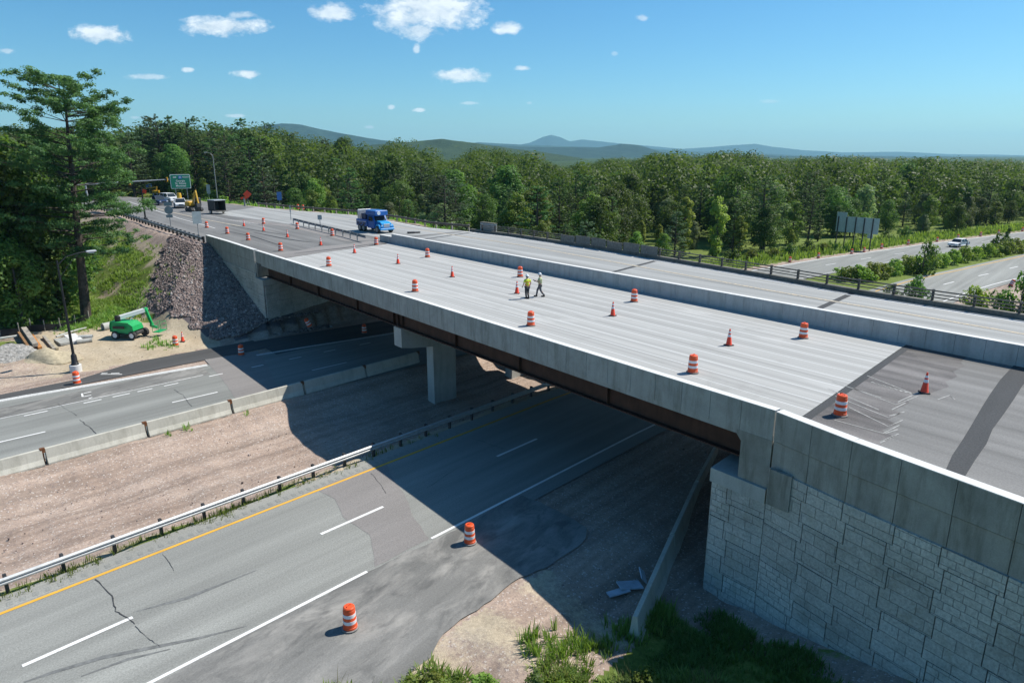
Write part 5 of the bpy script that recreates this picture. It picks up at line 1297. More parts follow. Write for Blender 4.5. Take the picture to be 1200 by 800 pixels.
mb = MB(); mb.cbox((0, 0, .0), (.24, .30, .02), .008, Matrix.Rotation(-.5, 3, 'Y')); mb.build('board', 'dark_steel', tb); mb = MB(); mb.box((.09, 0, .06), (.03, .1, .015), Matrix.Rotation(-.5, 3, 'Y')); mb.build('clip', 'silver_paint', tb)

# ---------------------------------------------------------------- things lying about the site
def plank(px0, py0, px1, py1, z, w_, h, m, name, label, cat, group=None, stack=0.0):
    p0, p1 = P(px0, py0, z), P(px1, py1, z)
    for q in (p0, p1): q.z = tz(q.x, q.y) + h / 2 + .03 + stack
    mb = MB(); c_ = (p0 + p1) / 2; d = p1 - p0; mb.box((0, 0, 0), (d.length, w_, h)); o = mb.build(name, m); o.location = c_; o.rotation_euler = (0, -math.asin(d.z / d.length), math.atan2(d.y, d.x)); return tag(o, label, cat, group)
G5 = 'timber beams dropped by the silt fence'
plank(25, 397, 37, 413, .4, .35, .3, 'wood_brown', 'timber_beam', 'brown timber beam at the left of the timber heap', 'timber', G5, .1)
plank(30, 395, 43, 411.5, .4, .4, .3, 'wood_grey', 'timber_beam', 'grey timber beam in the middle of the timber heap', 'timber', G5, .35)
plank(38, 398.5, 48, 412, .4, .28, .22, 'wood_orange', 'timber_beam', 'orange brown timber beam at the right of the timber heap', 'timber', G5, .15)
plank(52, 398, 64, 411, .4, .22, .2, 'wood_grey', 'timber_beam', 'pale timber beam lying apart, left of another pale beam', 'timber', G5)
plank(55, 397.5, 67.5, 410.5, .4, .2, .2, 'sand', 'timber_beam', 'pale timber beam lying apart, nearest the black lamp post', 'timber', G5)
def pipe(px0, py0, px1, py1, r, m, label, group=None, dz=0.0, cat='pipe'):
    p0, p1 = P(px0, py0, .5), P(px1, py1, .5)
    for q in (p0, p1): q.z = tz(q.x, q.y) + r * .9 + dz
    mb = MB(); n = 18; qd = (p1 - p0).to_track_quat('Z', 'Y'); vs = []
    for p, rr in ((p0, r), (p1, r), (p1, r * .8), (p0, r * .8)): vs += [p + qd @ Vector((rr * math.cos(2 * math.pi * i / n), rr * math.sin(2 * math.pi * i / n), 0)) for i in range(n)]
    mb.add(vs, [((k * n + i), (k * n + (i + 1) % n), ((k + 1) % 4) * n + (i + 1) % n, ((k + 1) % 4) * n + i) for k in range(4) for i in range(n)]); return tag(mb.build('concrete_pipe', m, None, True), label, cat, group)
G6 = 'pipes and slabs beside the lamp post'
pipe(93, 397, 109, 396, .2, 'pier_concrete', 'pale pipe lying on the dirt between the lamp post and the boom lift', G6); pipe(90, 402, 108, 399.5, .2, 'parapet_concrete', 'paler pipe in front of another pipe right of the lamp post', G6)
plank(71, 400, 79, 404.5, .4, 1.0, .2, 'parapet_concrete', 'concrete_slab', 'flat concrete slab lying left of the lamp post', 'slab', G6); plank(82, 396, 92, 402.5, .4, .9, .22, 'pale_sunlit_concrete', 'concrete_slab', 'flat pale slab lying right against the lamp post', 'slab', G6)
pipe(121, 388, 134, 385.5, .38, 'pier_concrete', 'grey pipe lying just left of the boom lift', G6)
# black silt fence and pale pipes in front of the trees at the left
pts = [(-30, 402), (0, 396), (22, 392.5), (36, 390), (52, 389), (70, 386.5), (88, 383), (104, 378)]
ws_ = []
for x, y in pts:
    q = P(x, y, .6); q.z = tz(q.x, q.y); ws_.append(q)
sf = empty('silt_fence', ws_[2], 0, 'low black silt fence along the foot of the trees', 'fence')
mb = MB(); vs = []
for i, q in enumerate(ws_): vs += [q + Vector((0, 0, -.1)), q + Vector((.03, .02, .6 + .08 * math.sin(i * 2.1)))]
n = len(ws_); vs2 = [v + Vector((.02, .04, 0)) for v in vs]
mb.add(vs + vs2, [(2 * i, 2 * i + 2, 2 * i + 3, 2 * i + 1) for i in range(n - 1)] + [(2 * n + 2 * i, 2 * n + 2 * i + 1, 2 * n + 2 * i + 3, 2 * n + 2 * i + 2) for i in range(n - 1)] + [(2 * i + 1, 2 * i + 3, 2 * n + 2 * i + 3, 2 * n + 2 * i + 1) for i in range(n - 1)])
local(mb.build('fabric', 'black_metal', sf))
for i, q in enumerate(ws_):
    mb = MB(); mb.box((q.x + .05, q.y + .07, q.z + .5), (.06, .06, 1.5 if i == 3 else 1.1)); local(mb.build('stake', 'wood_grey', sf))
mb = MB(); mb.tube([P(x, y, .8) for x, y in [(-25, 399), (0, 396.5), (20, 393.5), (27, 391)]], .11, 10); tag(mb.build('white_pipe', 'pier_concrete', None, True), 'long pale pipe lying in front of the silt fence at left edge', 'pipe')
mb = MB(); mb.tube([P(x, y, .8) for x, y in [(66, 394.5), (80, 389.5), (92, 386), (101, 384)]], .08, 10); tag(mb.build('white_pipe', 'pier_concrete', None, True), 'long thin pale pipe slanting behind the lamp post', 'pipe')
# heaps of stone and sand
def heap(px, py, rx, ry, h, m, name, label, seed, rough=.12):
    p = P(px, py, .3); p.z = tz(p.x, p.y) - .1; r_ = np.random.default_rng(seed); bm = bmesh.new(); bmesh.ops.create_icosphere(bm, subdivisions=5, radius=1.0)
    ph = r_.uniform(0, 6, 8)
    for v in bm.verts:
        x, y, z = v.co; f = 1 + .14 * math.sin(3 * x + ph[0]) * math.sin(3 * y + ph[1]) + .10 * math.sin(6 * x + ph[2] + 4 * y)
        rr_ = math.hypot(x, y); zz = max(0.0, (1 - rr_) ** 1.0) if z > 0 else -.15
        v.co = (x * rx * f, y * ry * f, (zz * h * f + (r_.random() - .5) * rough * (1 if z > 0 else 0)))
    me = bpy.data.meshes.new(name); bm.to_mesh(me); bm.free(); o = link(name, me, m, None, True); o.location = p; o.rotation_euler = (0, 0, .35); return tag(o, label, 'heap', None)
heap(10, 420, 3.2, 2.2, 1.2, 'crushed_stone', 'stone_heap', 'heap of grey crushed stone in front of the timber beams', 2, .22)
heap(57, 421, 2.6, 1.5, .95, 'sand', 'sand_heap', 'smooth heap of tan sand left of the black lamp post', 5, .06)
# plastic sheeting and rubbish in the shade by the near barrier
p = P(738, 690, -.5)
o = empty('plastic_panels', (p.x, p.y, tz(p.x, p.y) + .05), .3, 'bluish plastic panels dumped on shaded gravel left of the leaning barrier', 'debris')
for c_, d_, rt in (((0, 0, .15), (1.0, .5, .05), .15), ((.7, .25, .3), (.4, .6, .05), .9), ((-.6, -.2, .1), (.9, .35, .05), -.1)):
    mb = MB(); mb.box(c_, d_, Matrix.Rotation(rt, 3, 'Y') @ Matrix.Rotation(.4 * rt, 3, 'X')); mb.build('panel', 'plastic_sheet', o)
p = P(482, 273.5, ZD); o = empty('sandbag', (p.x, p.y, ZD), .4, 'dark sandbags dropped behind the barrier wall right of the truck', 'sandbag')
mb = MB(); mb.cbox((0, 0, .12), (1.0, .5, .22), .07); mb.cbox((.8, .1, .1), (.8, .4, .18), .06); mb.build('bag', 'dark_steel', o)

mb = MB(); mb.tube([AB(a, 20.3 + .12 * math.sin(a * .9), ZD + .03) for a in np.arange(23, 41, .8)], .026, 6); tag(mb.build('hose', 'rubber', None, True), 'thin dark hose lying along the old deck behind the barrier wall', 'hose')
# ---------------------------------------------------------------- plants
def unit(v): return v / np.maximum(np.linalg.norm(v, axis=-1, keepdims=True), 1e-6)
def leaf_quads(pos, nrm, size, g, aspect=1.0):
    """one small four-cornered leaf clump at each place, facing nrm"""
    n = len(pos); ref = unit(g.normal(size=(n, 3))); t = unit(np.cross(nrm, ref)); b = np.cross(nrm, t)
    s = (size * g.uniform(.6, 1.35, n))[:, None]
    bend = nrm * s * .22
    v = np.stack([pos - t * s * .5 * aspect - bend, pos - b * s * .5, pos + t * s * .5 * aspect - bend, pos + b * s * .5], 1).reshape(-1, 3)
    f = np.arange(n * 4).reshape(n, 4); return v, f
def clump_leaves(centres, radii, n, size, g, tones=None, flat=1.0, shell=.72, up=.25, aspect=1.0):
    centres = np.asarray(centres); radii = np.asarray(radii); w_ = radii ** 2; w_ = w_ / w_.sum()
    idx = g.choice(len(centres), n, p=w_); d = unit(g.normal(size=(n, 3)) + np.array([0, 0, up]))
    rad = radii[idx] * g.uniform(shell, 1.08, n); dd = d.copy(); dd[:, 2] *= flat
    pos = centres[idx] + dd * rad[:, None]; nrm = unit(d * .85 + g.normal(size=(n, 3)) * .34 + np.array([0, 0, .3]))
    v, f = leaf_quads(pos, nrm, size, g, aspect)
    tn = (tones[idx] if tones is not None else g.random(len(centres))[idx]) * .7 + g.random(n) * .3
    return v, f, np.repeat(tn, 4)
PROTO = {}
def trunk_mesh(name, h, r, g, limbs, m='bark', z0=-.6):
    mb = MB(); lean = g.uniform(-.02, .02, 2)
    mb.tube([(0, 0, z0), (lean[0] * h * .3, lean[1] * h * .3, h * .3), (lean[0] * h * .7, lean[1] * h * .7, h * .65), (lean[0] * h, lean[1] * h, h * .94)], [r * 1.25, r * .85, r * .55, r * .12], 8)
    for (p0, p1, rr_) in limbs: mb.tube([p0, tuple((np.array(p0) * .45 + np.array(p1) * .55) + np.array([0, 0, -.12])), p1], [rr_, rr_ * .6, rr_ * .2], 5)
    me = bpy.data.meshes.new(name); me.from_pydata([tuple(v) for v in mb.v], [], mb.f); me.update(); me.materials.append(M[m]); return me
def crown_mesh(name, v, f, tone, m):
    me = bpy.data.meshes.new(name); v = v.astype(np.float32); me.vertices.add(len(v)); me.vertices.foreach_set('co', v.ravel()); f = f.astype(np.int32)
    me.loops.add(f.size); me.loops.foreach_set('vertex_index', f.ravel()); me.polygons.add(len(f)); me.polygons.foreach_set('loop_start', np.arange(0, f.size, 4, dtype=np.int32)); me.update(calc_edges=True)
    a = me.attributes.new('tone', 'FLOAT', 'POINT'); a.data.foreach_set('value', tone.astype(np.float32)); me.materials.append(M[m]); return me
def broadleaf(key, h, w_, n, m, seed, base=.16, size=.42, shape='round', clumps=30):
    g = np.random.default_rng(seed); cs, rs_ = [], []
    for _ in range(clumps):
        t_ = g.uniform(0, 1); z = h * (base + (1 - base) * t_ * .95)
        prof = {'round': math.sin(math.pi * (.16 + .80 * t_)) ** .7, 'column': (.75 if t_ < .5 else 1) * math.sin(math.pi * (.15 + .83 * t_)) ** .6, 'cone': 1.05 - .9 * t_}[shape]
        a = g.uniform(0, 2 * math.pi); rr_ = w_ * prof * math.sqrt(g.uniform(.08, 1)) * .78
        cs.append((rr_ * math.cos(a), rr_ * math.sin(a), z)); rs_.append(w_ * g.uniform(.22, .42) * (.75 + .4 * prof))
    cs = np.array(cs); rs_ = np.array(rs_); cs[:, 2] = np.minimum(cs[:, 2], h - rs_ * .6)
    v, f, tn = clump_leaves(cs, rs_, n, size, g)
    limbs = [((0, 0, max(h * base * .8, c[2] * .6)), tuple(c), .03 + .01 * h * .2) for c in cs[::3]]
    PROTO[key] = (trunk_mesh(key + '_trunk', h, .016 * h + .05, g, limbs, 'grey_bark'), crown_mesh(key + '_crown', v, f, tn, m), h)
def pine(key, h, w_, n, m, seed, base=.2, size=.42, ragged=.35, top_flat=False, whorl=1.0, trunk_r=None, tip=.42):
    """conifer: tiers of branches that carry flat upturned plumes of needles"""
    g = np.random.default_rng(seed); cs, rs_, limbs = [], [], []; z = h * base
    while z < h * .97:
        t_ = (z / h - base) / (1 - base); L = w_ * ((1 - t_) ** .75 * .9 + .16) if not top_flat else w_ * (math.sin(math.pi * (.26 + .64 * t_)) ** .75)
        for k in range(g.integers(4, 7)):
            a = g.uniform(0, 2 * math.pi); ln = L * g.uniform(1 - ragged, 1 + ragged * .5); rise = ln * g.uniform(.04, .44) * (1 if t_ > .3 else .4)
            tip_ = np.array([ln * math.cos(a), ln * math.sin(a), z + rise]); limbs.append(((0, 0, z - .1), tuple(tip_), .035 + .006 * h * .4 * (1 - t_)))
            m_ = max(2, int(ln / (w_ * .17)))
            for j in range(m_):
                q = .38 + .62 * (j + 1) / m_; side = g.normal() * .16 * ln * q
                cs.append((ln * q * math.cos(a) - side * math.sin(a), ln * q * math.sin(a) + side * math.cos(a), z + rise * q ** 1.6 + .12)); rs_.append(tip * (w_ / 4) * g.uniform(.75, 1.25) * (1.1 - .25 * q))
        z += whorl * h * .045 * g.uniform(.7, 1.35)
    for j in range(5): cs.append((g.normal() * .12, g.normal() * .12, h * (.93 + .015 * j))); rs_.append(.32)
    v, f, tn = clump_leaves(np.array(cs), np.array(rs_), n, size, g, flat=.5, shell=.25, up=.6, aspect=.55)
    PROTO[key] = (trunk_mesh(key + '_trunk', h, trunk_r or .014 * h + .05, g, limbs, 'bark'), crown_mesh(key + '_crown', v, f, tn, m), h)
for i in range(4): broadleaf('oak%d' % i, 14, 4.4 + .5 * (i % 2), 7000, 'leaf_broad', 100 + i, .10, .34, 'round', 46)
for i in range(3): broadleaf('ash%d' % i, 13, 3.4, 5600, 'leaf_light', 120 + i, .08, .32, 'round', 40)
for i in range(2): broadleaf('silver%d' % i, 12, 3.5, 5200, 'leaf_silver', 140 + i, .08, .31, 'round', 40)
for i in range(3): broadleaf('poplar%d' % i, 11, 2.0, 3600, 'leaf_yellow', 160 + i, .05, .29, 'column', 34)
for i in range(2): broadleaf('slim%d' % i, 12, 2.2, 3600, 'leaf_broad', 180 + i, .05, .30, 'column', 34)
for i in range(3): pine('pine%d' % i, 18, 4.6, 8500, 'needle' if i != 1 else 'needle_grey', 200 + i, .10, .34, .38, False, .9)
for i in range(2): pine('oldpine%d' % i, 20, 4.8, 8500, 'needle_grey' if i else 'needle', 220 + i, .22, .34, .5, True, 1.0)
for i in range(3): broadleaf('shrub%d' % i, 2.6, 1.7, 900, 'leaf_hedge', 240 + i, .0, .26, 'round', 16)
for i in range(2): broadleaf('darkshrub%d' % i, 2.6, 1.8, 900, 'leaf_broad', 250 + i, .0, .26, 'round', 16)
pine('bigpine', 27.0, 7.4, 80000, 'needle', 307, .28, .24, .6, True, .50, .50, .46)
def plant(key, name, p, h, label, cat, group=None, sxy=None, yaw=None):
    tm, cm, ph = PROTO[key]; s = h / ph; r_ = empty(name, p, random.uniform(0, 6.28) if yaw is None else yaw, label, cat, group)
    w_ = s if sxy is None else sxy
    for nm, me in (('trunk', tm), ('crown', cm)):
        o = bpy.data.objects.new(nm, me); col.objects.link(o); o.parent = r_; o.scale = (w_, w_, s)
    return r_
def ground_at(px, py, z=.5):
    for _ in range(6): p = P(px, py, z); z = tz(p.x, p.y)
    return Vector((p.x, p.y, z))
# the big pine at the left and the trees round its foot
p = ground_at(101, 372); p.z -= .1; bp = plant('bigpine', 'pine_tree', p, 22.6, 'tallest ragged white pine with bare grey lower trunk beside the lamp post', 'tree', None, .84, 2.1)
bp.rotation_euler = Matrix.Rotation(R(3.6), 3, Vector((0, 1, 0))).to_euler(); bp.rotation_euler.rotate_axis('Z', 2.1)
LEFT = [('oak0', 18, 376, 16, 'dark leafy tree at the left edge behind the timber heap'), ('ash1', 48, 376, 13.5, 'mid green leafy tree right beside the bare lower trunk of the big pine'), ('pine0', -20, 372, 19, 'dark pine at the extreme left edge of the photo'),
        ('oak2', 35, 362, 17, 'dark leafy tree directly behind the big pine trunk on its left'), ('pine2', 62, 352, 18, 'pine with layered branches behind the big pine'), ('ash0', 5, 384, 11, 'lower yellowish leafy tree above the silt fence'), ('oak1', -40, 388, 15, 'leafy tree just outside the left edge'),
        ('pine1', 15, 330, 20, 'grey green pine standing in the dark grove left of the big pine'), ('oak3', -5, 345, 19, 'tall leafy tree whose top shows left of the big pine'), ('slim0', 72, 372, 8, 'slender young tree close to the big pine trunk'), ('ash2', 30, 386, 8.5, 'small bright leafy tree in front of the dark grove')]
for key, px, py, h, lab in LEFT: plant(key, 'pine_tree' if 'pine' in key else 'broadleaf_tree', ground_at(px, py), h, lab, 'tree')

SKY_X = [-200, 0, 60, 130, 150, 170, 188, 200, 215, 228, 245, 262, 278, 290, 305, 318, 335, 352, 370, 385, 400, 420, 440, 452, 468, 490, 506, 530, 545, 562, 600, 620, 640, 660, 690, 705, 720, 745, 780, 820, 850, 866, 880, 900, 920, 960, 1000, 1040, 1080, 1120, 1160, 1200, 1400]
SKY_Y = [150, 150, 150, 153, 148, 150, 136, 132, 140, 138, 150, 143, 150, 140, 152, 144, 152, 160, 154, 163, 160, 170, 186, 168, 163, 172, 182, 190, 182, 172, 176, 183, 189, 197, 190, 186, 184, 186, 177, 181, 176, 172, 177, 188, 184, 183, 182, 188, 184, 188, 186, 189, 189]
def to_px(x, y, z):
    dz = z - CAM_H; zz = y * cth - dz * sth; return 600 + 800 * x / zz, 400 - 800 * (dz * cth + y * sth) / zz
def max_h(x, y, zb, slack=0.0):
    px, _ = to_px(x, y, zb); py = np.interp(px, SKY_X, SKY_Y) + slack
    t = PY(px, py, y); return t.z - zb
def allowed(a, b):
    """places where the woods stand"""
    al = a - float(aL(b)); ap = a + 16.4 - float(aR(b))
    if -24 < b < 30 and a < 57: return False
    if a >= 57 and b < float(b_far(min(a, 199))) + 8 and b > -14.5 and a < 175: return False
    if a < 57 and b < 41: return False
    if b > 30 and ap > -4 and al < 13.5 + 3.0 * math.sin(b * .11): return False
    if b <= -14.5 and a < 70: return False
    return True
gw = np.random.default_rng(77)
cand = []
for x in np.arange(-230, 420, 6.7):
    for y in np.arange(45, 430, 6.7):
        xx, yy_ = x + gw.uniform(-3.1, 3.1), y + gw.uniform(-3.1, 3.1); a, b = toab(xx, yy_); a, b = float(a), float(b)
        if not allowed(a, b): continue
        zb = tz(xx, yy_)
        px, py = to_px(xx, yy_, zb + 6)
        if px < -90 or px > 1300: continue
        if b > 30 and (a + 16.4 - float(aR(b))) < -4: continue
        cand.append((math.hypot(xx, yy_), xx, yy_, zb, px, a, b))
cand.sort()
NEAR, REST = [], []; cnt = {}
for c in cand:
    k = int(c[4] // 15); cnt[k] = cnt.get(k, 0) + 1
    (NEAR if cnt[k] <= 3 and len(NEAR) < 285 else REST).append(c)
def pick(px, d, row, a, b):
    r_ = gw.random()
    if px < 330: pool = ['pine0', 'pine2', 'oldpine0', 'oldpine1', 'pine1', 'oak1', 'ash0'] if r_ < .8 else ['ash1', 'oak0']
    elif px < 620: pool = ['oak0', 'oak1', 'oak2', 'oak3', 'ash0', 'ash1', 'ash2', 'silver0', 'slim1'] if r_ < .82 else ['pine0', 'pine1', 'oldpine1', 'poplar0']
    elif px < 700: pool = ['pine0', 'pine2', 'oak3', 'slim0', 'ash2', 'oldpine0']
    elif px < 860: pool = (['poplar0', 'poplar1', 'poplar2', 'slim0', 'silver0', 'ash1', 'slim1'] if row < 1 else ['oak0', 'oak1', 'oak2', 'silver1', 'oak3', 'silver0', 'poplar1'])
    else: pool = ['oak0', 'oak1', 'oak2', 'oak3', 'ash0', 'ash1', 'ash2', 'silver0', 'silver1', 'poplar1', 'slim1'] if r_ < .9 else ['pine0', 'oldpine0']
    if px >= 330 and gw.random() < .15: pool = ['pine0', 'pine2', 'pine1']
    return pool[int(gw.integers(len(pool)))]
LAB = {'oak': ('dark green leafy tree in the woods ', 'dark leafy trees '), 'ash': ('bright green leafy tree in the woods ', 'bright leafy trees '), 'silver': ('greyish green leafy tree in the woods ', 'greyish leafy trees '), 'poplar': ('slender yellowish green tree in the woods ', 'yellowish slender trees '),
       'slim': ('slender dark green tree in the woods ', 'slender dark trees '), 'pine': ('dark conical pine in the woods ', 'conical pines '), 'oldpine': ('tall broad topped pine in the woods ', 'broad topped pines ')}
def zone(px): return 'behind the green sign and orange diamond' if px < 330 else ('behind the blue truck' if px < 520 else ('behind the two workers' if px < 700 else ('behind the old bridge railing' if px < 930 else 'beyond the freeway and sign backs')))
rows = {}
for d, x, y, zb, px, a, b in NEAR:
    k = int(px // 15); row = rows.get(k, 0); rows[k] = row + 1
    key = pick(px, d, row, a, b); base = key.rstrip('0123456789')
    lim = max_h(x, y, zb, 2)
    want = {'poplar': gw.uniform(7, 11), 'slim': gw.uniform(7, 12), 'silver': gw.uniform(8, 13), 'oak': gw.uniform(12, 17), 'ash': gw.uniform(10, 15), 'pine': gw.uniform(13, 19), 'oldpine': gw.uniform(15, 22)}[base]
    if px > 330: want *= (.50, .72, .95)[min(row, 2)] * gw.uniform(.8, 1.15)
    elif row == 0: want *= .85
    if px < 330: want = max(want, lim * gw.uniform(.72, 1.02)) if row > 0 else want
    h = min(want, lim * (gw.uniform(.66, 1.08) if px > 330 else gw.uniform(.85, 1.03))); h = max(h, 3.0)
    s0 = h / PROTO[key][2]
    plant(key, 'pine_tree' if 'pine' in key else 'broadleaf_tree', (x, y, zb - .1), h, LAB[base][0] + zone(px), 'tree', LAB[base][1] + zone(px), s0 * gw.uniform(.95, 1.3))
# trees and bushes that stand out
for i_, (px, py, key) in enumerate([(193, 227, 'oldpine1'), (208, 227, 'pine0'), (229, 227, 'oldpine0'), (262, 230, 'pine1'), (279, 231, 'oldpine1'), (291, 232, 'pine2'), (318, 235, 'oldpine0'), (349, 238, 'pine0'), (386, 240, 'pine1'), (152, 224, 'oldpine0'), (408, 243, 'oak1')]):
    p = ground_at(px, py, 6.0); h = max_h(p.x, p.y, p.z, -1.5); plant(key, 'pine_tree' if 'pine' in key else 'broadleaf_tree', p, h, 'tall tree standing above the woods ' + zone(px), 'tree', 'tall trees standing out ' + zone(px), h / PROTO[key][2] * .92)
SOLO = [('ash2', 369, 243, 11.0, 'broadleaf_tree', 'round bright green tree standing out in front of the woods beside the blue sign'), ('ash0', 335, 245, 6.5, 'broadleaf_tree', 'small bright tree just right of the blue sign'),
        ('ash1', 240, 232, 7.0, 'broadleaf_tree', 'light green young tree right of the green sign'), ('shrub1', 252, 234, 4.2, 'shrub', 'light green bush at the foot of the tall grey lamp post'), ('shrub0', 262, 236, 3.2, 'shrub', 'low yellowish bush right of the tall grey lamp post'),
        ('darkshrub0', 425, 247, 3.6, 'shrub', 'bluish dark bush behind the guardrail left of the blue truck'), ('ash0', 425, 243, 7.5, 'broadleaf_tree', 'loose light tree above and behind the blue truck'), ('poplar1', 470, 250, 8.5, 'broadleaf_tree', 'yellow green tree just right of the blue truck'),
        ('pine2', 655, 292, 12.5, 'pine_tree', 'layered dark pine behind the left end of the plywood screens'), ('pine0', 715, 300, 10.0, 'pine_tree', 'bluish pine behind the right end of the plywood screens'), ('poplar0', 800, 300, 10, 'broadleaf_tree', 'yellowish slender tree behind the railing, right of the plywood screens'), ('poplar2', 838, 300, 10.5, 'broadleaf_tree', 'second yellowish slender tree right of the plywood screens'), ('poplar1', 865, 298, 7, 'broadleaf_tree', 'lower yellow green tree nearest the freeway edge behind the railing')]
for key, px, py, h, nm, lab in SOLO:
    p = ground_at(px, py, .5); a, b = toab(p.x, p.y)
    p.z -= .1; plant(key, nm, p, h, lab, 'tree' if nm != 'shrub' else 'bush')
def bush(key, px, py, h, lab, group=None, w_=None, z=.1):
    p = P(px, py, z); p.z = tz(p.x, p.y) - .1; return plant(key, 'shrub', p, h, lab, 'bush', group, w_)
hx = [985, 995, 1004, 1012, 1020, 1034, 1048, 1061, 1074, 1088, 1102, 1115, 1128, 1142, 1154, 1166, 1178, 1190, 1202, 1214]
hy = [329, 331, 332, 332, 330, 327.5, 324.5, 322, 319.5, 317, 314.5, 312, 309, 306.5, 304.5, 302.5, 300.5, 298.5, 297, 295.5]
for i, (x, y) in enumerate(zip(hx, hy)):
    bush('shrub%d' % (i % 3), x, y - 3, 1.7 + .5 * ((i * 7) % 5) / 4 + (.35 if i > 3 else 0), 'bright green bush in the row between the freeway carriageways', 'bushes in the freeway median', .95)
bush('darkshrub0', 1080, 320, 4.6, 'tall round dark bush rising from the freeway median row', None, 1.15); bush('darkshrub1', 1171, 295, 3.2, 'low dark bush right of and below the white car', None, 1.3)
plant('slim1', 'broadleaf_tree', P(1179, 287, 0), 3.6, 'thin upright sapling right of the white car', 'tree')
bush('darkshrub1', 1072, 352, 2.9, 'straggly dark bush poking through the old bridge railing', None, .9, 0.0); bush('darkshrub0', 1045, 347, 1.6, 'small dark bush left of another behind the railing', None, .6, 0.0)
for (x, y, h, lab) in [(1140, 366, 2.2, 'leafy bush behind the railing near the right edge'), (1163, 372, 2.4, 'leafy bush behind the railing, second from the right edge'), (1192, 378, 4.4, 'large leafy bush at the right edge behind the railing'), (1215, 380, 4.2, 'leafy bush just outside the right edge')]:
    bush('darkshrub0' if x > 1150 else 'shrub1', x, y, h + .6, lab, None, .95, 0.0)
for i, (x, y) in enumerate([(905, 303), (925, 301), (945, 299), (968, 296), (1040, 283), (1060, 281), (880, 306), (860, 308)]): bush('darkshrub%d' % (i % 2) if i % 3 else 'shrub2', x, y - 2, 1.6 + (i % 3) * .5, 'low bush at the edge of the woods beside the freeway', 'bushes along the freeway woods', .8)

# ---- the woods behind, which nobody could count
g = np.random.default_rng(5)
pts = [(c[1], c[2], c[3]) for c in REST if c[0] < 430]
for _ in range(9000):
    d = math.exp(g.uniform(math.log(330), math.log(2200))); th = g.uniform(R(-42), R(42)); x, y = d * math.sin(th), d * math.cos(th); a, b = toab(x, y)
    if not allowed(float(a), float(b)): continue
    if d < 430 and -230 < x < 420 and y < 430: continue
    pts.append((x, y, None))
lo = []
for i in range(6):
    kind = i % 3
    if kind < 2: cs = np.array([(g.normal() * .20, g.normal() * .20, z) for z in np.linspace(.25, .92, 9)]); rs_ = np.array([.17 * math.sin(math.pi * (.2 + .72 * (z - .2))) + .05 for z in cs[:, 2]])
    else: cs = np.array([(g.normal() * .10 * (1.05 - z), g.normal() * .1 * (1.05 - z), z) for z in np.linspace(.15, .97, 11)]); rs_ = np.array([.23 * (1.08 - z) for z in cs[:, 2]])
    lo.append(clump_leaves(cs, rs_, 800, .040, g, flat=1.0 if kind < 2 else .6))
V, F, T = [], [], []; off = 0
for (x, y, zb) in pts:
    d = math.hypot(x, y)
    if zb is None: zb = tz(x, y) + min(max((d - 300) / 600, 0), 1) * (math.sin(x * .006) * math.sin(y * .005 + 1) * 2.0)
    px, _ = to_px(x, y, zb)
    if px < -120 or px > 1340: continue
    lim = max_h(x, y, zb, 1.5 if d > 250 else 3); h = min(g.uniform(9, 19) if px > 330 else g.uniform(13, 24), lim * g.uniform(.74, 1.0))
    if h < 3: h = 3
    v, f, t_ = lo[int(g.integers(6))]; m_ = 800 if d < 260 else 450 if d < 500 else 220 if d < 900 else 120
    s = h * (1.0 + min(d / 2500, .8)); c, s_ = math.cos(x * 7), math.sin(x * 7); w_ = h * g.uniform(.9, 1.35)
    vv = v[:m_ * 4]; vv = np.stack([(vv[:, 0] * c - vv[:, 1] * s_) * w_ + x, (vv[:, 0] * s_ + vv[:, 1] * c) * w_ + y, vv[:, 2] * h + zb], 1)
    V.append(vv); F.append(f[:m_] + off); T.append(np.clip(t_[:m_ * 4] * .6 + g.uniform(0, .45), 0, 1)); off += len(vv)
print('woods', len(pts), off)
o = mesh_np('distant_woods', np.vstack(V), np.vstack(F), 'leaf_broad', None, np.concatenate(T)); tag(o, 'mass of green woods stretching away to the hills', 'woods', None, 'stuff')

# ---- grass, weeds and loose rock
def tufts(name, spots, m, label, blades=9, h=.45, w_=.03, spread=.18, seed=1, lean=.5):
    g = np.random.default_rng(seed); n = len(spots); spots = np.asarray(spots)
    base = np.repeat(spots[:, :3], blades, 0); sc = np.repeat(spots[:, 3], blades); N = len(base)
    a = g.uniform(0, 2 * math.pi, N); out = np.stack([np.cos(a), np.sin(a), np.zeros(N)], 1); side = np.stack([-np.sin(a), np.cos(a), np.zeros(N)], 1)
    b0 = base + out * (g.random(N) * spread * sc)[:, None]; hh = (h * sc * g.uniform(.5, 1.15, N))[:, None]; ww = (w_ * sc * g.uniform(.7, 1.3, N))[:, None]; ln = (g.uniform(.15, 1.0, N) * lean)[:, None]
    mid = b0 + out * hh * ln * .35 + np.array([0, 0, 1]) * hh * .6; tip = b0 + out * hh * ln + np.array([0, 0, 1]) * hh
    v = np.stack([b0 - side * ww, b0 + side * ww, mid + side * ww * .8, mid - side * ww * .8, tip], 1).reshape(-1, 3)
    i = np.arange(N)[:, None] * 5
    f = np.vstack([i + np.array([0, 1, 2, 3]), i + np.array([3, 2, 4, 4])])
    f = np.vstack([i + np.array([0, 1, 2, 3])])
    tipq = np.stack([mid - side * ww * .8, mid + side * ww * .8, tip + side * ww * .12, tip - side * ww * .12], 1).reshape(-1, 3)
    V = np.vstack([v[np.arange(N * 5).reshape(N, 5)[:, :4].ravel()], tipq]); F = np.arange(N * 8).reshape(-1, 4)
    tn = np.repeat(g.random(n), blades) * .6 + g.random(N) * .4; tn = np.concatenate([np.repeat(tn, 4), np.repeat(tn, 4)])
    o = mesh_np(name, V, F, m, None, tn); return tag(o, label, 'grass', None, 'stuff')
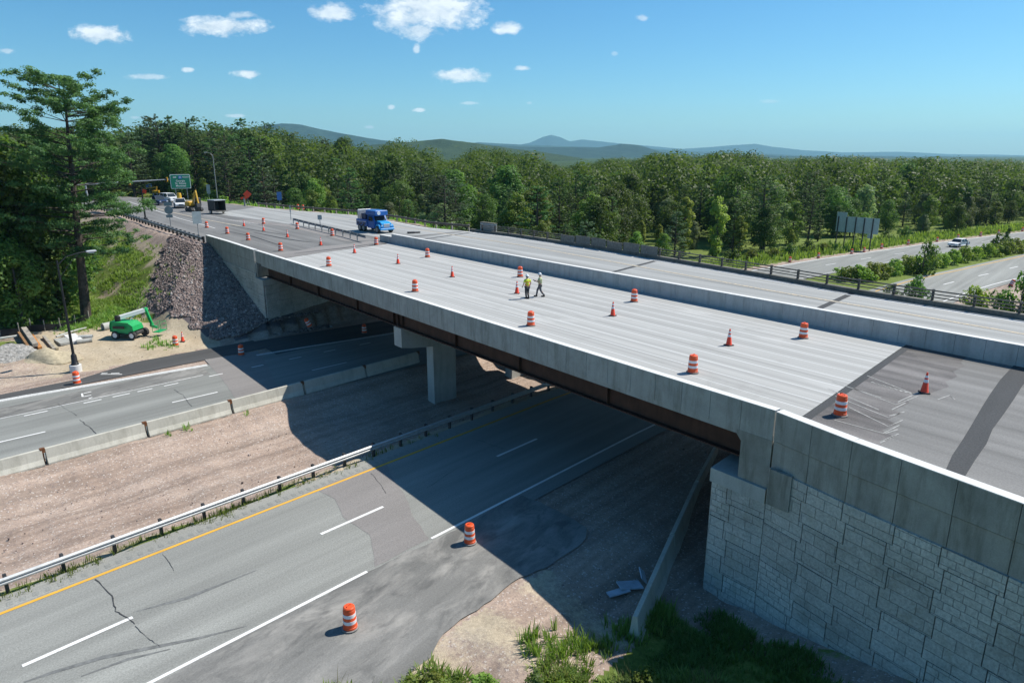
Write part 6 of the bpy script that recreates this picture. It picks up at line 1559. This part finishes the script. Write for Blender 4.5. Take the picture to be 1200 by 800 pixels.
def scatter(n, fn, a0, a1, b0, b1, seed):
    g = np.random.default_rng(seed); a = g.uniform(a0, a1, n); b = g.uniform(b0, b1, n); keep = g.random(n) < np.array([fn(x, y) for x, y in zip(a, b)]); a, b = a[keep], b[keep]
    x = O0.x + Bv.x * a + Hv.x * b; y = O0.y + Bv.y * a + Hv.y * b; return np.stack([x, y, terrain_ab(a, b) - .03, g.uniform(.6, 1.35, len(a))], 1)
def nz(x, y, k=1.0): return .5 + .5 * math.sin(x * .9 * k + 1.7 * math.sin(y * .6 * k)) * math.sin(y * .8 * k + x * .35 * k)
def wall_grass(a, b):
    if b > -1.15 - .11 * max(0, -a) * 1.4 + .25 * math.sin(a * 1.9): return 0
    edge = 2.0 + .5 * math.sin(b * 1.3)
    if a > edge: return 0
    return min(1, max(.06, 1.5 * nz(a, b, 1.7) * nz(b, a, .9) + .05))
tufts('grass', scatter(15000, wall_grass, -12, 2.6, -9, 0, 41), 'grass_dark', 'dark shaded grass at the foot of the near retaining wall', 10, .20, .018, .2, 1, .9)
def weeds(a, b):
    lim = -6.4 - (a - 2.2) * 1.36 + .55 * math.sin(a * 2.3) + .3 * math.sin(a * 5.1)
    if b > lim: return .0
    k = nz(a, b, 2.2) * nz(b * 1.3, a * .8, 1.1)
    return min(1, max(0, (k - .05) * 2.2) * (1 if b < lim - .7 else .45))
tufts('grass', scatter(14000, weeds, -1, 8.2, -15, -4.5, 43), 'grass_blade', 'sunlit leafy weeds along the bottom edge of the gravel bank', 11, .27, .026, .22, 2, 1.0)
tufts('dry_grass', scatter(2600, weeds, -1, 8.2, -15, -4.5, 44), 'straw', 'dry pale grass stalks among the sunlit weeds', 5, .55, .008, .15, 3, .6)
gq = np.random.default_rng(91)
for k in range(26):
    a = gq.uniform(.6, 7.0); b = -6.9 - (a - 2.2) * 1.34 - gq.uniform(.2, 3.2); q = AB(a, b); q.z = tz(q.x, q.y) - .05
    plant(['shrub0', 'shrub2', 'darkshrub1'][k % 3], 'weed_plant', q, gq.uniform(.35, .85), 'leafy green weed among the grass along the bottom edge', 'weed', 'leafy weeds along the bottom edge', gq.uniform(.22, .42))
def bank(a, b):
    c = [(4.0, -7.4, .55), (3.6, -6.6, .5), (4.6, -8.2, .4), (3.2, -5.8, .4), (2.9, -4.5, .6), (2.7, -3.6, .5), (2.6, -2.8, .45)]
    return max(math.exp(-((a - x) ** 2 + (b - y) ** 2) / (2 * (r * .6) ** 2)) for x, y, r in c)
tufts('grass', scatter(2600, bank, 2, 6, -9, -2, 45), 'grass_blade', 'green weed clumps growing on the gravel bank beside the barrier', 9, .42, .018, .15, 4)
def strip(a, b):
    c = 21.55 + .15 * math.sin(b); return math.exp(-((a - c) / .32) ** 2) * (.25 + .75 * nz(a * .3, b, .9)) * (1 if b < -8 else .35 if b < 0 else 0)
tufts('grass', scatter(2600, strip, 20.8, 22.3, -34, 3, 46), 'grass_blade', 'weeds growing under the bright median guardrail', 7, .26, .016, .16, 5)
def slope(a, b):
    if a < 63 or b > -2.6 or b < -14: return 0
    if a < 80 and b > np.interp(a, [63, 66, 76, 81], [-8.6, -8.2, -4.2, -3.2]): return .03
    return min(1, max(0, 1.7 * nz(a * .45, b * .9, 1.0) * (.35 + .65 * nz(b * 1.5, a * .6, 1.4)) - .12) * ss(np.float64(-b), 3.0, 5.0) + .04)
tufts('grass', scatter(15000, slope, 63, 125, -14, -2.6, 47), 'grass_blade', 'bright green grass covering the embankment slope', 9, .30, .035, .35, 6)
def lot(a, b):
    c = [(54.2, -9.2, .9), (53.4, -8.6, .6), (66, -12.0, 2.2), (64.5, -14, 1.6), (68, -10.5, 2.5), (33.2, -13.5, .25), (33.3, -12.2, .3), (33.2, -8.6, .25)]
    return max(math.exp(-((a - x) ** 2 + (b - y) ** 2) / (2 * (r * .7) ** 2)) for x, y, r in c)
tufts('grass', scatter(9000, lot, 32, 72, -17, -4, 48), 'grass_blade', 'scattered weeds on the dirt lot by the boom lift and drums', 8, .36, .03, .2, 7)
def far_grass(a, b):
    al = a - float(aL(b)); return 1.0 if 6 < al < 13 else 0
tufts('grass', scatter(9000, far_grass, 10, 60, 60, 190, 49), 'grass_blade', 'long grass between the freeway and the woods', 6, .9, .09, .6, 8)
def road_edge(a, b):
    d = b - float(b_far(a)); return (1.0 if 2 < d < 7 else 0)
tufts('grass', scatter(6000, road_edge, 58, 150, 5, 45, 50), 'grass_blade', 'yellowish green grass behind the far guardrail', 6, .9, .09, .6, 9)
def rocks(name, spots, label, seed, m='riprap_rock', s0=.10):
    g = np.random.default_rng(seed); bm = bmesh.new(); bmesh.ops.create_icosphere(bm, subdivisions=1, radius=1.0); bv = np.array([v.co[:] for v in bm.verts]); bf = np.array([[v.index for v in f.verts] for f in bm.faces]); bm.free()
    V, F, T = [], [], []
    for k, (x, y, z, s) in enumerate(spots):
        q = bv * g.uniform(.62, 1.3, (len(bv), 1)) * g.uniform(.6, 1.25, 3) * s0 * s * (1 if g.random() > .07 else 1.7); th = g.uniform(0, 6.28); c, s_ = math.cos(th), math.sin(th)
        V.append(np.stack([q[:, 0] * c - q[:, 1] * s_ + x, q[:, 0] * s_ + q[:, 1] * c + y, q[:, 2] + z + .06], 1)); F.append(bf + k * len(bv)); T.append(np.full(len(bv), g.random()))
    o = mesh_np(name, np.vstack(V), np.vstack(F), m, None, np.concatenate(T)); return tag(o, label, 'rocks', None, 'stuff')
def rip(a, b):
    lo_ = np.interp(a, [51, 54, 65, 76, 81], [-3.0, -5.0, -8.0, -3.4, -.6]); return 1.0 if lo_ + .5 * math.sin(a * 2.1) < b < .0 else 0
rocks('riprap', scatter(44000, rip, 51.5, 80, -9, 0, 51), 'purple grey broken rock covering the slope beside the far retaining wall', 1)
def rip2(a, b): return .8 if (0 < b < 6 and 50.4 - b * .12 < a < 51.7) else 0
rocks('riprap', scatter(900, rip2, 49, 52, 0, 6, 52), 'shaded broken rock at the foot of the far abutment', 2)
def peb(a, b):
    ap = a + 16.4 - float(aR(b))
    if 22.4 < ap < 33.4: return .5
    if a < 7 and a > 2.4 and b > -5: return .8
    if a > 51 and b < -5: return .25
    if 7.5 < a < 11.3 and b > 0: return .5
    return 0
rocks('gravel', scatter(9000, peb, 2, 62, -26, 22, 53), 'loose stones scattered over the gravel median and verges', 3, 'riprap_rock', .03)

# ---------------------------------------------------------------- hills and the air
def ridge(name, Y, prof, m, depth, seed, rough, px0, px1, step=2.0):
    """a range of hills at distance Y whose crest heights follow the skyline of the place"""
    g = np.random.default_rng(seed); xs = np.arange(px0, px1 + .1, step); n = len(xs); crest = []
    ph = g.uniform(0, 6.28, 12); 
    for x in xs:
        y = float(np.interp(x, [p[0] for p in prof], [p[1] for p in prof])); y += rough * sum(math.sin(x * .055 * 1.7 ** k + ph[k]) / 1.55 ** k for k in range(9)) * .3
        crest.append(PY(x, y, Y))
    rowsn = 9; V = []
    for j in range(-rowsn, rowsn + 1):
        t_ = abs(j) / rowsn; k = (1 - t_) ** 1.0 * (1 - .15 * math.sin(math.pi * t_)); 
        for i, c in enumerate(crest):
            bump = 1 + .16 * math.sin(i * .21 + j * 1.1 + ph[3]) * math.sin(j * .9 + i * .07) * (t_ > 0)
            V.append((c.x * (1 + j / rowsn * depth / Y), c.y + j / rowsn * depth, max(c.z, 1) * k * bump - 4 * t_ - 1))
    F = [((j * n + i), (j * n + i + 1), ((j + 1) * n + i + 1), ((j + 1) * n + i)) for j in range(2 * rowsn) for i in range(n - 1)]
    o = mesh_np(name, np.array(V), np.array(F), m, None, None, True); return tag(o, kind='structure')
ridge('wooded_ridge', 2600, [(-300, 172), (100, 172), (150, 172), (300, 170), (420, 172), (470, 166), (520, 163), (560, 168), (620, 176), (660, 182), (720, 190), (1500, 195)], 'hill_forest', 500, 3, 1.2, -300, 1500)
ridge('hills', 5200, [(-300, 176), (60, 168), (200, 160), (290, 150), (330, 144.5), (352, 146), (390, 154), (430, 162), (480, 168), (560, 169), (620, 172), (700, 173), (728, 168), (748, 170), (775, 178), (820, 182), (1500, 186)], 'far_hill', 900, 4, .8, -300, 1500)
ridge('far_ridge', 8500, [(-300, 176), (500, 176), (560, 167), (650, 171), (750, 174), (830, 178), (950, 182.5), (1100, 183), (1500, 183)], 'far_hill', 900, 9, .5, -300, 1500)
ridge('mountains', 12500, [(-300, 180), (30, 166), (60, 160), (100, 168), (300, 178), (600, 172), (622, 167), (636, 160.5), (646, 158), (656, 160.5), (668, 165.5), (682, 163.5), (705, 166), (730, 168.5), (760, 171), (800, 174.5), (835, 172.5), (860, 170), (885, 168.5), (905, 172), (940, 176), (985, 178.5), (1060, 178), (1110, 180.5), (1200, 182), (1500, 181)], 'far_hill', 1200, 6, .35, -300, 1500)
me = bpy.data.meshes.new('haze'); bm = bmesh.new(); bmesh.ops.create_cube(bm, size=1.0); bm.to_mesh(me); bm.free()
hz = bpy.data.objects.new('haze', me); col.objects.link(hz); hz.scale = (31000, 31000, 492); hz.location = (0, 0, 236); tag(hz, 'thin blue summer haze in the air', 'haze', None, 'stuff')
m_ = bpy.data.materials.new('haze'); m_.use_nodes = True; nt = m_.node_tree
for n_ in list(nt.nodes): nt.nodes.remove(n_)
pv = nt.nodes.new('ShaderNodeVolumePrincipled'); pv.inputs['Color'].default_value = (.42, .78, 1.0, 1); pv.inputs['Density'].default_value = 6.0e-5; pv.inputs['Anisotropy'].default_value = .1
mo = nt.nodes.new('ShaderNodeOutputMaterial'); nt.links.new(pv.outputs[0], mo.inputs['Volume']); me.materials.append(m_)
